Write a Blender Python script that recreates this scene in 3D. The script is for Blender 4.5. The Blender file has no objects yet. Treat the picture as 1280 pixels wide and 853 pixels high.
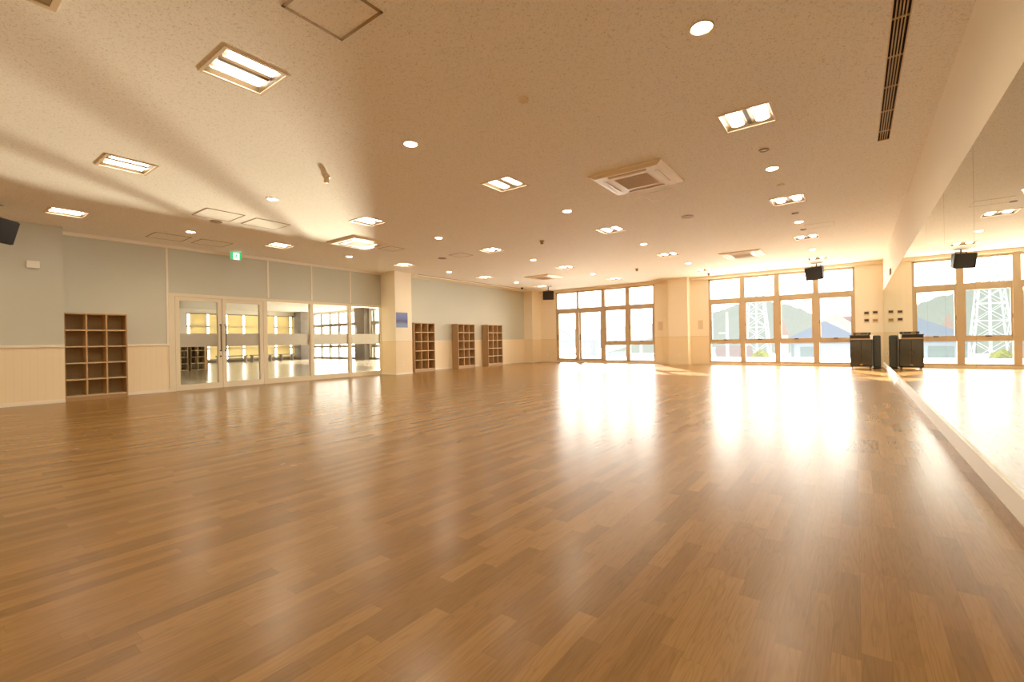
import bpy, bmesh, math, random
from mathutils import Vector, Matrix
random.seed(7)
PI = math.pi
SC = bpy.context.scene
COL = SC.collection

# ------------------------------------------------------------------ room dimensions (metres)
H = 3.294            # ceiling
XL, XR = -12.354, 0.70   # left wall / mirror wall
YD, YB = 18.285, -4.0    # window wall / wall behind the viewer
XP = -11.93          # projecting near part of the left wall, ends at YP
YP = 1.96
WZ = 1.06            # wainscot height
FX = -31.8           # far wall of the adjoining hall

# ------------------------------------------------------------------ materials
def lin(c):
    return tuple((v / 12.92 if v <= 0.04045 else ((v + 0.055) / 1.055) ** 2.4) for v in [k / 255 for k in c]) + (1.0,)

def new_mat(name):
    m = bpy.data.materials.new(name)
    m.use_nodes = True
    nt = m.node_tree
    nt.nodes.clear()
    out = nt.nodes.new('ShaderNodeOutputMaterial')
    return m, nt, out

def N(nt, kind, **kw):
    n = nt.nodes.new(kind)
    for k, v in kw.items():
        if k.startswith('i_'):
            n.inputs[k[2:].replace('_', ' ')].default_value = v
        else:
            setattr(n, k, v)
    return n

def mat(name, rgb, rough=0.5, metal=0.0, spec=0.4, var=0.04, scale=6.0, coat=0.0, bump=0.0):
    m, nt, out = new_mat(name)
    b = N(nt, 'ShaderNodeBsdfPrincipled')
    b.inputs['Roughness'].default_value = rough
    b.inputs['Metallic'].default_value = metal
    b.inputs['Specular IOR Level'].default_value = spec
    b.inputs['Coat Weight'].default_value = coat
    tc = N(nt, 'ShaderNodeTexCoord')
    no = N(nt, 'ShaderNodeTexNoise')
    no.inputs['Scale'].default_value = scale
    no.inputs['Detail'].default_value = 4
    nt.links.new(tc.outputs['Object'], no.inputs['Vector'])
    c = lin(rgb)
    mx = N(nt, 'ShaderNodeMix', data_type='RGBA')
    mx.inputs[6].default_value = tuple(v * (1 - var) for v in c[:3]) + (1,)
    mx.inputs[7].default_value = tuple(min(1, v * (1 + var)) for v in c[:3]) + (1,)
    nt.links.new(no.outputs['Fac'], mx.inputs[0])
    nt.links.new(mx.outputs[2], b.inputs['Base Color'])
    if bump:
        bp = N(nt, 'ShaderNodeBump')
        bp.inputs['Strength'].default_value = bump
        bp.inputs['Distance'].default_value = 0.002
        nt.links.new(no.outputs['Fac'], bp.inputs['Height'])
        nt.links.new(bp.outputs['Normal'], b.inputs['Normal'])
    nt.links.new(b.outputs['BSDF'], out.inputs['Surface'])
    return m

def emit(name, rgb, strength):
    m, nt, out = new_mat(name)
    e = N(nt, 'ShaderNodeEmission')
    e.inputs['Color'].default_value = lin(rgb)
    e.inputs['Strength'].default_value = strength
    nt.links.new(e.outputs[0], out.inputs['Surface'])
    return m

def glass_mat(name, tint=(255, 255, 255), refl=1.0):
    m, nt, out = new_mat(name)
    tr = N(nt, 'ShaderNodeBsdfTransparent')
    tr.inputs['Color'].default_value = lin(tint)
    gl = N(nt, 'ShaderNodeBsdfGlossy')
    gl.inputs['Roughness'].default_value = 0.0
    fr = N(nt, 'ShaderNodeFresnel')
    fr.inputs['IOR'].default_value = 1.5
    mu = N(nt, 'ShaderNodeMath', operation='MULTIPLY')
    mu.inputs[1].default_value = refl
    nt.links.new(fr.outputs[0], mu.inputs[0])
    mx = N(nt, 'ShaderNodeMixShader')
    nt.links.new(mu.outputs[0], mx.inputs[0])
    nt.links.new(tr.outputs[0], mx.inputs[1])
    nt.links.new(gl.outputs[0], mx.inputs[2])
    nt.links.new(mx.outputs[0], out.inputs['Surface'])
    return m

def translucent_mat(name, rgb, mixf=0.6):
    m, nt, out = new_mat(name)
    d = N(nt, 'ShaderNodeBsdfDiffuse')
    t = N(nt, 'ShaderNodeBsdfTranslucent')
    d.inputs['Color'].default_value = lin(rgb)
    t.inputs['Color'].default_value = lin(rgb)
    mx = N(nt, 'ShaderNodeMixShader')
    mx.inputs[0].default_value = mixf
    nt.links.new(d.outputs[0], mx.inputs[1])
    nt.links.new(t.outputs[0], mx.inputs[2])
    nt.links.new(mx.outputs[0], out.inputs['Surface'])
    return m

def haze_glow_mat(name, rgb, haze_rgb, haze, var=0.12, scale=0.2, hz_strength=1.0):
    """distant surface: air haze put into the material as an even emission"""
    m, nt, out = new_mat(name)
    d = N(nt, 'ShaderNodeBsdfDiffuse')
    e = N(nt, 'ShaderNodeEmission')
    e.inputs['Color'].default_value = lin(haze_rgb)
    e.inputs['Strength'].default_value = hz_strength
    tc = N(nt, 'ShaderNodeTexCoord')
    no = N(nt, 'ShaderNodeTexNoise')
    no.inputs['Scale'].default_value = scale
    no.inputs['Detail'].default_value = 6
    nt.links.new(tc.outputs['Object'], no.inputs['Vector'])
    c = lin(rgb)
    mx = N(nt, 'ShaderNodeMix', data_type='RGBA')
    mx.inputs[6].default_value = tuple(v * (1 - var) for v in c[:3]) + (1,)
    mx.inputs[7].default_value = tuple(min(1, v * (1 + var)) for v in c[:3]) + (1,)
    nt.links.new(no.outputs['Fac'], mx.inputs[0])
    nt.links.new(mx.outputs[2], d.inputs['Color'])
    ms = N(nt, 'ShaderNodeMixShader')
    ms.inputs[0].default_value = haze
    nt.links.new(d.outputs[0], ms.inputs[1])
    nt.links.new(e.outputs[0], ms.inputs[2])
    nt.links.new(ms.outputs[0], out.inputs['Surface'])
    return m

def floor_mat(name, dark, mid, light, rough=0.24, spec=0.5):
    m, nt, out = new_mat(name)
    L = nt.links.new
    geo = N(nt, 'ShaderNodeNewGeometry')
    sep = N(nt, 'ShaderNodeSeparateXYZ'); L(geo.outputs['Position'], sep.inputs[0])
    com = N(nt, 'ShaderNodeCombineXYZ')          # planks run along the room's long axis
    L(sep.outputs['Y'], com.inputs[0]); L(sep.outputs['X'], com.inputs[1])
    def math_(op, x, y=None, z=None):
        n = N(nt, 'ShaderNodeMath', operation=op)
        for i, v in enumerate((x, y, z)):
            if v is None: continue
            if isinstance(v, (int, float)): n.inputs[i].default_value = v
            else: L(v, n.inputs[i])
        return n.outputs[0]
    ROW, LEN = 0.0757, 0.62
    rowf = math_('DIVIDE', sep.outputs['X'], ROW)
    row = math_('FLOOR', rowf)
    wn = N(nt, 'ShaderNodeTexWhiteNoise', noise_dimensions='1D'); L(row, wn.inputs['W'])
    yo = math_('ADD', math_('DIVIDE', sep.outputs['Y'], LEN), math_('MULTIPLY', wn.outputs['Value'], 7.0))
    plank = math_('FLOOR', yo)
    cid = N(nt, 'ShaderNodeCombineXYZ'); L(row, cid.inputs[0]); L(plank, cid.inputs[1])
    wn2 = N(nt, 'ShaderNodeTexWhiteNoise', noise_dimensions='2D'); L(cid.outputs[0], wn2.inputs['Vector'])
    # every third strip joint and every strip end show as a thin dark line
    ed1 = math_('LESS_THAN', math_('PINGPONG', rowf, 0.5), 0.010)
    ed2 = math_('LESS_THAN', math_('PINGPONG', yo, 0.5), 0.0012)
    joint = math_('MULTIPLY', math_('MAXIMUM', ed1, ed2), 0.55)
    # grain coordinates shifted per strip
    sh = N(nt, 'ShaderNodeVectorMath', operation='SCALE'); sh.inputs['Scale'].default_value = 37.0
    L(wn2.outputs['Color'], sh.inputs[0])
    ad = N(nt, 'ShaderNodeVectorMath', operation='ADD'); L(com.outputs[0], ad.inputs[0]); L(sh.outputs[0], ad.inputs[1])
    st = N(nt, 'ShaderNodeVectorMath', operation='MULTIPLY'); st.inputs[1].default_value = (0.8, 10.0, 1.0); L(ad.outputs[0], st.inputs[0])
    n1 = N(nt, 'ShaderNodeTexNoise'); n1.inputs['Scale'].default_value = 1.5; n1.inputs['Detail'].default_value = 2.0
    L(st.outputs[0], n1.inputs['Vector'])
    # cathedral figure: contour lines of the slow noise
    mu = N(nt, 'ShaderNodeMath', operation='MULTIPLY'); mu.inputs[1].default_value = 75.0; L(n1.outputs['Fac'], mu.inputs[0])
    sn = N(nt, 'ShaderNodeMath', operation='SINE'); L(mu.outputs[0], sn.inputs[0])
    pw = N(nt, 'ShaderNodeMapRange'); pw.inputs['From Min'].default_value = 0.25; pw.inputs['From Max'].default_value = 1.0
    L(sn.outputs[0], pw.inputs['Value'])
    st2 = N(nt, 'ShaderNodeVectorMath', operation='MULTIPLY'); st2.inputs[1].default_value = (6.0, 260.0, 1.0); L(ad.outputs[0], st2.inputs[0])
    n2 = N(nt, 'ShaderNodeTexNoise'); n2.inputs['Scale'].default_value = 1.0; n2.inputs['Detail'].default_value = 3.0
    L(st2.outputs[0], n2.inputs['Vector'])
    # plank tone
    ramp = N(nt, 'ShaderNodeValToRGB')
    ramp.color_ramp.elements[0].color = lin(dark); ramp.color_ramp.elements[1].color = lin(light)
    e = ramp.color_ramp.elements.new(0.5); e.color = lin(mid)
    L(wn2.outputs['Value'], ramp.inputs[0])
    g = N(nt, 'ShaderNodeMix', data_type='RGBA', blend_type='MULTIPLY')
    gm = N(nt, 'ShaderNodeMath', operation='MULTIPLY'); gm.inputs[1].default_value = 0.22; L(pw.outputs[0], gm.inputs[0])
    L(gm.outputs[0], g.inputs[0]); L(ramp.outputs[0], g.inputs[6]); g.inputs[7].default_value = (0.42, 0.33, 0.22, 1)
    g2 = N(nt, 'ShaderNodeMix', data_type='RGBA', blend_type='MULTIPLY')
    mr = N(nt, 'ShaderNodeMapRange'); mr.inputs['From Min'].default_value = 0.45; mr.inputs['From Max'].default_value = 0.75; mr.inputs['To Max'].default_value = 0.45
    L(n2.outputs['Fac'], mr.inputs['Value']); L(mr.outputs[0], g2.inputs[0]); L(g.outputs[2], g2.inputs[6]); g2.inputs[7].default_value = (0.62, 0.52, 0.4, 1)
    g3 = N(nt, 'ShaderNodeMix', data_type='RGBA', blend_type='MULTIPLY')
    L(joint, g3.inputs[0]); L(g2.outputs[2], g3.inputs[6]); g3.inputs[7].default_value = (0.6, 0.5, 0.4, 1)
    b = N(nt, 'ShaderNodeBsdfPrincipled')
    L(g3.outputs[2], b.inputs['Base Color'])
    b.inputs['Specular IOR Level'].default_value = spec
    # worn lacquer: roughness wanders
    n3 = N(nt, 'ShaderNodeTexNoise'); n3.inputs['Scale'].default_value = 2.2; n3.inputs['Detail'].default_value = 5.0
    L(geo.outputs['Position'], n3.inputs['Vector'])
    rr = N(nt, 'ShaderNodeMapRange'); rr.inputs['To Min'].default_value = rough * 0.97; rr.inputs['To Max'].default_value = rough * 1.03
    L(n3.outputs['Fac'], rr.inputs['Value']); L(rr.outputs[0], b.inputs['Roughness'])
    bp = N(nt, 'ShaderNodeBump'); bp.inputs['Strength'].default_value = 0.10; bp.inputs['Distance'].default_value = 0.0006
    L(n2.outputs['Fac'], bp.inputs['Height']); L(bp.outputs['Normal'], b.inputs['Normal'])
    L(b.outputs[0], out.inputs['Surface'])
    return m

def ceiling_mat(name, rgb, fleck):
    m, nt, out = new_mat(name)
    L = nt.links.new
    geo = N(nt, 'ShaderNodeNewGeometry')
    n1 = N(nt, 'ShaderNodeTexNoise'); n1.inputs['Scale'].default_value = 62; n1.inputs['Detail'].default_value = 3; n1.inputs['Distortion'].default_value = 1.3
    L(geo.outputs['Position'], n1.inputs['Vector'])
    mr = N(nt, 'ShaderNodeMapRange'); mr.inputs['From Min'].default_value = 0.36; mr.inputs['From Max'].default_value = 0.44
    mr.inputs['To Min'].default_value = 0.5; mr.inputs['To Max'].default_value = 0.0
    L(n1.outputs['Fac'], mr.inputs['Value'])
    n2 = N(nt, 'ShaderNodeTexNoise'); n2.inputs['Scale'].default_value = 200; n2.inputs['Detail'].default_value = 2
    L(geo.outputs['Position'], n2.inputs['Vector'])
    mx = N(nt, 'ShaderNodeMix', data_type='RGBA')
    L(mr.outputs[0], mx.inputs[0]); mx.inputs[6].default_value = lin(rgb); mx.inputs[7].default_value = lin(fleck)
    b = N(nt, 'ShaderNodeBsdfPrincipled'); b.inputs['Roughness'].default_value = 0.9; b.inputs['Specular IOR Level'].default_value = 0.1
    L(mx.outputs[2], b.inputs['Base Color'])
    bp = N(nt, 'ShaderNodeBump'); bp.inputs['Strength'].default_value = 0.25; bp.inputs['Distance'].default_value = 0.002
    L(n1.outputs['Fac'], bp.inputs['Height']); L(bp.outputs['Normal'], b.inputs['Normal'])
    L(b.outputs[0], out.inputs['Surface'])
    return m

def wall_mat(name, upper, lower, axis, grooves=True, seams=None):
    """painted wall above a boarded wainscot; axis = the horizontal coordinate the boards count along"""
    m, nt, out = new_mat(name)
    L = nt.links.new
    geo = N(nt, 'ShaderNodeNewGeometry')
    sep = N(nt, 'ShaderNodeSeparateXYZ'); L(geo.outputs['Position'], sep.inputs[0])
    gt = N(nt, 'ShaderNodeMath', operation='GREATER_THAN'); gt.inputs[1].default_value = WZ
    L(sep.outputs['Z'], gt.inputs[0])
    no = N(nt, 'ShaderNodeTexNoise'); no.inputs['Scale'].default_value = 0.9; no.inputs['Detail'].default_value = 4
    L(geo.outputs['Position'], no.inputs['Vector'])
    vr = N(nt, 'ShaderNodeMapRange'); vr.inputs['To Min'].default_value = 0.95; vr.inputs['To Max'].default_value = 1.05
    L(no.outputs['Fac'], vr.inputs['Value'])
    # board grooves
    md = N(nt, 'ShaderNodeMath', operation='PINGPONG'); md.inputs[1].default_value = 0.05
    L(sep.outputs[axis], md.inputs[0])
    lt = N(nt, 'ShaderNodeMath', operation='LESS_THAN'); lt.inputs[1].default_value = 0.0022
    L(md.outputs[0], lt.inputs[0])
    lo = N(nt, 'ShaderNodeMix', data_type='RGBA')
    lo.inputs[6].default_value = lin(lower)
    lo.inputs[7].default_value = tuple(v * (0.90 if grooves else 1) for v in lin(lower)[:3]) + (1,)
    L(lt.outputs[0], lo.inputs[0])
    mx = N(nt, 'ShaderNodeMix', data_type='RGBA')
    L(gt.outputs[0], mx.inputs[0]); L(lo.outputs[2], mx.inputs[6]); mx.inputs[7].default_value = lin(upper)
    mv = N(nt, 'ShaderNodeVectorMath', operation='SCALE')
    L(mx.outputs[2], mv.inputs[0]); L(vr.outputs[0], mv.inputs['Scale'])
    b = N(nt, 'ShaderNodeBsdfPrincipled'); b.inputs['Roughness'].default_value = 0.6; b.inputs['Specular IOR Level'].default_value = 0.25
    L(mv.outputs[0], b.inputs['Base Color'])
    n2 = N(nt, 'ShaderNodeTexNoise'); n2.inputs['Scale'].default_value = 180
    L(geo.outputs['Position'], n2.inputs['Vector'])
    bp = N(nt, 'ShaderNodeBump'); bp.inputs['Strength'].default_value = 0.12; bp.inputs['Distance'].default_value = 0.001
    L(n2.outputs['Fac'], bp.inputs['Height']); L(bp.outputs['Normal'], b.inputs['Normal'])
    L(b.outputs[0], out.inputs['Surface'])
    return m

def wood_mat(name, a, b_, axis_scale=(18, 18, 1.2), rough=0.5):
    m, nt, out = new_mat(name)
    L = nt.links.new
    tc = N(nt, 'ShaderNodeTexCoord')
    mp = N(nt, 'ShaderNodeMapping'); mp.inputs['Scale'].default_value = axis_scale
    L(tc.outputs['Object'], mp.inputs['Vector'])
    no = N(nt, 'ShaderNodeTexNoise'); no.inputs['Scale'].default_value = 2.0; no.inputs['Detail'].default_value = 5; no.inputs['Distortion'].default_value = 0.6
    L(mp.outputs[0], no.inputs['Vector'])
    mx = N(nt, 'ShaderNodeMix', data_type='RGBA'); L(no.outputs['Fac'], mx.inputs[0])
    mx.inputs[6].default_value = lin(a); mx.inputs[7].default_value = lin(b_)
    b = N(nt, 'ShaderNodeBsdfPrincipled'); b.inputs['Roughness'].default_value = rough; b.inputs['Specular IOR Level'].default_value = 0.35
    L(mx.outputs[2], b.inputs['Base Color'])
    L(b.outputs[0], out.inputs['Surface'])
    return m

def poster_mat(name):
    m, nt, out = new_mat(name)
    L = nt.links.new
    tc = N(nt, 'ShaderNodeTexCoord')
    sep = N(nt, 'ShaderNodeSeparateXYZ'); L(tc.outputs['Object'], sep.inputs[0])
    no = N(nt, 'ShaderNodeTexNoise'); no.inputs['Scale'].default_value = 9; no.inputs['Detail'].default_value = 5
    mp = N(nt, 'ShaderNodeMapping'); mp.inputs['Scale'].default_value = (1, 1, 4); L(tc.outputs['Object'], mp.inputs['Vector']); L(mp.outputs[0], no.inputs['Vector'])
    md = N(nt, 'ShaderNodeMath', operation='MULTIPLY_ADD'); md.inputs[1].default_value = 0.10; L(no.outputs['Fac'], md.inputs[0]); L(sep.outputs['Z'], md.inputs[2])
    mr = N(nt, 'ShaderNodeMapRange'); mr.inputs['From Min'].default_value = -0.19; mr.inputs['From Max'].default_value = 0.29; L(md.outputs[0], mr.inputs['Value'])
    r = N(nt, 'ShaderNodeValToRGB'); cr = r.color_ramp
    cr.elements[0].color = lin((104, 134, 172)); cr.elements[1].color = lin((104, 116, 172))
    for p_, c_ in ((0.22, (104, 128, 180)), (0.36, (58, 54, 116)), (0.48, (48, 44, 106)), (0.6, (76, 92, 164)), (0.8, (84, 102, 168))):
        e = cr.elements.new(p_); e.color = lin(c_)
    L(mr.outputs[0], r.inputs[0])
    b = N(nt, 'ShaderNodeBsdfPrincipled'); b.inputs['Roughness'].default_value = 0.4; L(r.outputs[0], b.inputs['Base Color'])
    L(b.outputs[0], out.inputs['Surface'])
    return m

M = {}
M['floor'] = floor_mat('oak strip flooring', (128, 93, 47), (142, 104, 54), (154, 115, 62), rough=0.27, spec=0.26)
M['floor_far'] = floor_mat('dull strip flooring', (140, 126, 104), (150, 136, 112), (160, 146, 120), rough=0.24)
M['ceiling'] = ceiling_mat('fissured mineral tile', (248, 244, 234), (182, 162, 136))
M['wall_y'] = wall_mat('grey green paint over cream boards', (198, 198, 184), (240, 222, 188), 'Y')
M['wall_x'] = wall_mat('cream paint over cream boards', (244, 231, 206), (237, 216, 178), 'X', grooves=False)
M['cream'] = mat('cream paint', (240, 225, 198), 0.6, spec=0.25, var=0.03, scale=1.0)
M['plaster_hall'] = mat('pale hall plaster', (232, 226, 214), 0.8, var=0.05, scale=1.0)  # even pale plaster of the adjoining hall
M['pillar_dark'] = mat('shaded pillar and dark baseboard', (96, 84, 72), 0.5, var=0.05)  # pillars' backlit shade put into the colour; the baseboard is dark itself
M['white'] = mat('white plastic', (242, 236, 226), 0.4, var=0.02)
M['white_trim'] = mat('white painted trim', (240, 230, 212), 0.45, var=0.02)
M['alu'] = mat('champagne aluminium', (188, 164, 130), 0.42, metal=0.0, spec=0.5, var=0.03)
M['alu_cream'] = mat('cream aluminium', (228, 216, 190), 0.4, var=0.02)
M['alu_grey'] = mat('grey aluminium', (140, 130, 115), 0.4, metal=0.4, var=0.03)
M['steel'] = mat('dark steel pull', (92, 76, 56), 0.3, metal=0.7)
M['glass'] = glass_mat('clear glass', (252, 255, 254))
M['partition_glass'] = glass_mat('partition glass', (246, 248, 244), 1.1)
M['frost'] = translucent_mat('frosted film', (184, 178, 164), 0.1)
M['mirror'] = None
m_, nt_, out_ = new_mat('mirror silver')
g_ = N(nt_, 'ShaderNodeBsdfGlossy'); g_.inputs['Roughness'].default_value = 0.0; g_.inputs['Color'].default_value = (0.86, 0.88, 0.84, 1)
nt_.links.new(g_.outputs[0], out_.inputs['Surface']); M['mirror'] = m_
M['mirror_edge'] = mat('mirror edge', (92, 88, 72), 0.3)
M['black'] = mat('black plastic', (22, 20, 19), 0.45, var=0.1)
M['speaker_black'] = mat('speaker cabinet black', (26, 23, 21), 0.55, var=0.1)
M['grille_cloth'] = mat('black speaker grille', (19, 17, 16), 0.75, var=0.3, scale=300, bump=0.5)
M['rack_glass'] = mat('smoked rack door', (34, 27, 20), 0.12, spec=0.7, coat=0.5, var=0.25, scale=5)
M['rack_strip'] = mat('beige drawer strip', (170, 140, 100), 0.4)
M['grey_cab'] = mat('dark grey lacquer', (62, 66, 66), 0.35, var=0.1)
M['badge'] = mat('brass badge', (190, 160, 100), 0.3, metal=0.8)
M['wood_front'] = wood_mat('cubby edge wood', (182, 144, 98), (198, 158, 110))
M['wood_side'] = wood_mat('cubby side wood', (158, 124, 84), (172, 136, 94))
M['wood_in'] = wood_mat('cubby inside wood', (150, 126, 92), (162, 138, 102))
M['wood_grey'] = wood_mat('cubby shelf edge', (196, 170, 130), (206, 180, 140))
M['tube'] = emit('fluorescent tube', (255, 240, 216), 9.0)
M['lamp'] = emit('downlight lamp', (255, 236, 200), 50.0)
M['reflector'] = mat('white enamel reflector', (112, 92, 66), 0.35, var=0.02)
M['trim_tan'] = mat('ceiling trim', (222, 198, 162), 0.5, var=0.02)
M['alu_hatch'] = mat('hatch frame aluminium', (150, 122, 84), 0.45, metal=0.3)
M['hatch_line'] = mat('hatch joint', (150, 118, 78), 0.7)
M['ac_panel'] = mat('ivory air conditioner panel', (240, 226, 200), 0.45, var=0.02)
M['ac_grille'] = mat('tan intake grille', (200, 174, 134), 0.6, var=0.1, scale=80)
M['slot_dark'] = mat('dark slot', (44, 32, 22), 0.8)
M['slot_bar'] = mat('slot bar', (196, 162, 112), 0.5)
M['sensor'] = mat('sensor ivory', (226, 206, 170), 0.5)
M['sensor_dark'] = mat('sensor brown', (150, 116, 74), 0.5)
M['sign_green'] = emit('exit sign green', (30, 170, 90), 0.75)
M['sign_white'] = emit('exit sign white', (245, 250, 240), 0.95)
M['poster'] = poster_mat('blue violet print')
M['switch_dark'] = mat('dark switch face', (64, 56, 46), 0.35)
M['switch_plate'] = mat('switch plate', (228, 206, 168), 0.4)
M['louver'] = mat('pale vent', (222, 202, 170), 0.5)
M['blind'] = translucent_mat('yellow roller blind', (228, 214, 168), 0.36)
M['bench'] = mat('grey bench', (128, 124, 116), 0.5)
# outside; air haze is put into the far colours as emission
M['veranda'] = mat('sunlit veranda concrete', (242, 240, 234), 0.8, scale=2)
M['ground'] = haze_glow_mat('pale ground', (247, 246, 242), (240, 244, 248), 0.05, hz_strength=0.6, var=0.03)
M['hill_green'] = haze_glow_mat('hazy wooded hill', (44, 52, 36), (222, 228, 218), 0.83, var=0.7, scale=0.16, hz_strength=0.48)
M['hill_pale'] = haze_glow_mat('far pale hill', (90, 100, 104), (236, 243, 249), 0.9, scale=0.1, hz_strength=0.54)
M['roof_blue'] = haze_glow_mat('blue slate roof', (38, 42, 50), (200, 214, 234), 0.7, scale=3, hz_strength=0.53)
M['house_white'] = haze_glow_mat('pale blue house wall', (96, 106, 116), (228, 236, 244), 0.55, hz_strength=0.51)
M['house_cream'] = haze_glow_mat('cream gable wall', (112, 110, 92), (242, 245, 234), 0.6, hz_strength=0.54)
M['roof_red'] = haze_glow_mat('dull red roof', (62, 34, 34), (230, 206, 208), 0.6, hz_strength=0.48)
M['roof_orange'] = haze_glow_mat('orange roof', (70, 38, 26), (242, 220, 208), 0.78, hz_strength=0.48)
M['roof_brown'] = haze_glow_mat('pinkish brown roof', (60, 46, 42), (234, 218, 212), 0.75, scale=2, hz_strength=0.48)
M['window_grey'] = haze_glow_mat('grey house window', (66, 78, 80), (214, 224, 226), 0.5, hz_strength=0.45)
M['pylon'] = haze_glow_mat('steel with haze glow', (112, 118, 122), (240, 246, 250), 0.6, hz_strength=0.54)
M['pole'] = haze_glow_mat('pale concrete pole', (122, 122, 114), (240, 244, 242), 0.6, hz_strength=0.54)
M['bush'] = haze_glow_mat('yellow green leaves', (92, 94, 30), (228, 232, 178), 0.5, var=0.6, scale=3, hz_strength=0.46)
M['steel_pale'] = haze_glow_mat('far pale steelwork', (90, 96, 100), (232, 238, 243), 0.82, hz_strength=0.48)

# ------------------------------------------------------------------ mesh helpers
class MB:
    def __init__(self):
        self.bm = bmesh.new()
    def box(self, x0, x1, y0, y1, z0, z1, bevel=0.0):
        v = [self.bm.verts.new((x, y, z)) for x in (x0, x1) for y in (y0, y1) for z in (z0, z1)]
        f = [(0, 1, 3, 2), (4, 6, 7, 5), (0, 4, 5, 1), (2, 3, 7, 6), (0, 2, 6, 4), (1, 5, 7, 3)]
        fs = [self.bm.faces.new([v[i] for i in q]) for q in f]
        if bevel:
            es = list({e for q in fs for e in q.edges})
            bmesh.ops.bevel(self.bm, geom=es, offset=bevel, segments=2, affect='EDGES', profile=0.6)
        return self
    def quad(self, *pts):
        self.bm.faces.new([self.bm.verts.new(p) for p in pts]); return self
    def hexa(self, lo, hi):
        """lo / hi: four corners each, same winding"""
        a = [self.bm.verts.new(p) for p in lo]; b = [self.bm.verts.new(p) for p in hi]
        self.bm.faces.new(list(reversed(a))); self.bm.faces.new(b)
        for i in range(len(a)):
            j = (i + 1) % len(a)
            self.bm.faces.new((a[i], a[j], b[j], b[i]))
        return self
    def bar(self, p, q, r, sides=6, r2=None):
        p, q = Vector(p), Vector(q); d = (q - p)
        z = d.normalized(); x = z.orthogonal().normalized(); y = z.cross(x)
        r2 = r if r2 is None else r2
        A, B = [], []
        for i in range(sides):
            t = 2 * PI * i / sides
            o = x * math.cos(t) + y * math.sin(t)
            A.append(self.bm.verts.new(p + o * r)); B.append(self.bm.verts.new(q + o * r2))
        self.bm.faces.new(list(reversed(A))); self.bm.faces.new(B)
        for i in range(sides):
            j = (i + 1) % sides
            self.bm.faces.new((A[i], A[j], B[j], B[i]))
        return self
    def tube(self, pts, r, sides=8):
        for a, b in zip(pts, pts[1:]): self.bar(a, b, r, sides)
        return self
    def lathe(self, profile, cx=0, cy=0, seg=24):
        """profile of (radius, z) from one axis end to the other"""
        rings = []
        for r, z in profile:
            rings.append([self.bm.verts.new((cx + r * math.cos(2 * PI * i / seg), cy + r * math.sin(2 * PI * i / seg), z)) for i in range(seg)] if r > 1e-6 else [self.bm.verts.new((cx, cy, z))])
        for a, b in zip(rings, rings[1:]):
            for i in range(seg):
                j = (i + 1) % seg
                if len(a) == 1 and len(b) == 1: continue
                if len(a) == 1: self.bm.faces.new((a[0], b[j], b[i]))
                elif len(b) == 1: self.bm.faces.new((a[i], a[j], b[0]))
                else: self.bm.faces.new((a[i], a[j], b[j], b[i]))
        return self
    def build(self, name, m, parent=None, smooth=False, loc=None):
        bmesh.ops.recalc_face_normals(self.bm, faces=self.bm.faces)
        me = bpy.data.meshes.new(name); self.bm.to_mesh(me); self.bm.free()
        me.materials.append(m)
        if smooth:
            for p in me.polygons: p.use_smooth = True
        o = bpy.data.objects.new(name, me); COL.objects.link(o)
        if parent: o.parent = parent
        if loc: o.location = loc
        return o

def tag(o, label, cat, group=None):
    o['label'] = label; o['category'] = cat
    if group: o['group'] = group
    return o

def thing(name, label, cat, loc=(0, 0, 0), rotz=0, group=None):
    o = bpy.data.objects.new(name, None); COL.objects.link(o)
    o.empty_display_size = 0.1
    o.location = loc; o.rotation_euler = (0, 0, rotz)
    return tag(o, label, cat, group)

def struct(o):
    o['kind'] = 'structure'; return o

def dup(root, loc, rotz, label):
    r = root.copy(); COL.objects.link(r); r.location = loc; r.rotation_euler = (0, 0, rotz); r['label'] = label
    for ch in list(root.children):
        c = ch.copy(); COL.objects.link(c); c.parent = r
        for g in list(ch.children):
            d = g.copy(); COL.objects.link(d); d.parent = c
    return r

# ------------------------------------------------------------------ the room shell
LX = [-0.88, -4.08, -7.30, -10.60]      # lighting grid, columns from the mirror wall
LY = [1.80, 5.38, 9.03, 12.70, 16.40]   # troffer rows
DY = [3.60, 7.20, 10.90, 14.62]         # downlight rows
TS = 0.23                               # half size of a troffer opening
holes = [(x - TS, x + TS, y - TS, y + TS) for x in LX for y in LY]
SLOT = (0.245, 0.345, 0.6, 7.0)         # linear air slot by the mirror wall
holes.append(SLOT)
VENT = (-4.28, -3.80, 0.18, 0.66)
holes.append(VENT)

struct(MB().box(XL, XR, YB, YD, -0.12, 0).build('floor', M['floor']))
def holed_sheet(x0, x1, y0, y1, z, hs):
    mb = MB()
    xs = sorted({x0, x1, *[h[0] for h in hs], *[h[1] for h in hs]}); ys = sorted({y0, y1, *[h[2] for h in hs], *[h[3] for h in hs]})
    vs = {}
    def v(i, j):
        if (i, j) not in vs: vs[i, j] = mb.bm.verts.new((xs[i], ys[j], z))
        return vs[i, j]
    for i in range(len(xs) - 1):
        for j in range(len(ys) - 1):
            cx, cy = (xs[i] + xs[i + 1]) / 2, (ys[j] + ys[j + 1]) / 2
            if any(h[0] < cx < h[1] and h[2] < cy < h[3] for h in hs): continue
            mb.bm.faces.new((v(i, j), v(i, j + 1), v(i + 1, j + 1), v(i + 1, j)))
    return mb
struct(holed_sheet(XL, XR, YB, YD, H, holes).build('ceiling', M['ceiling']))

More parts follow.
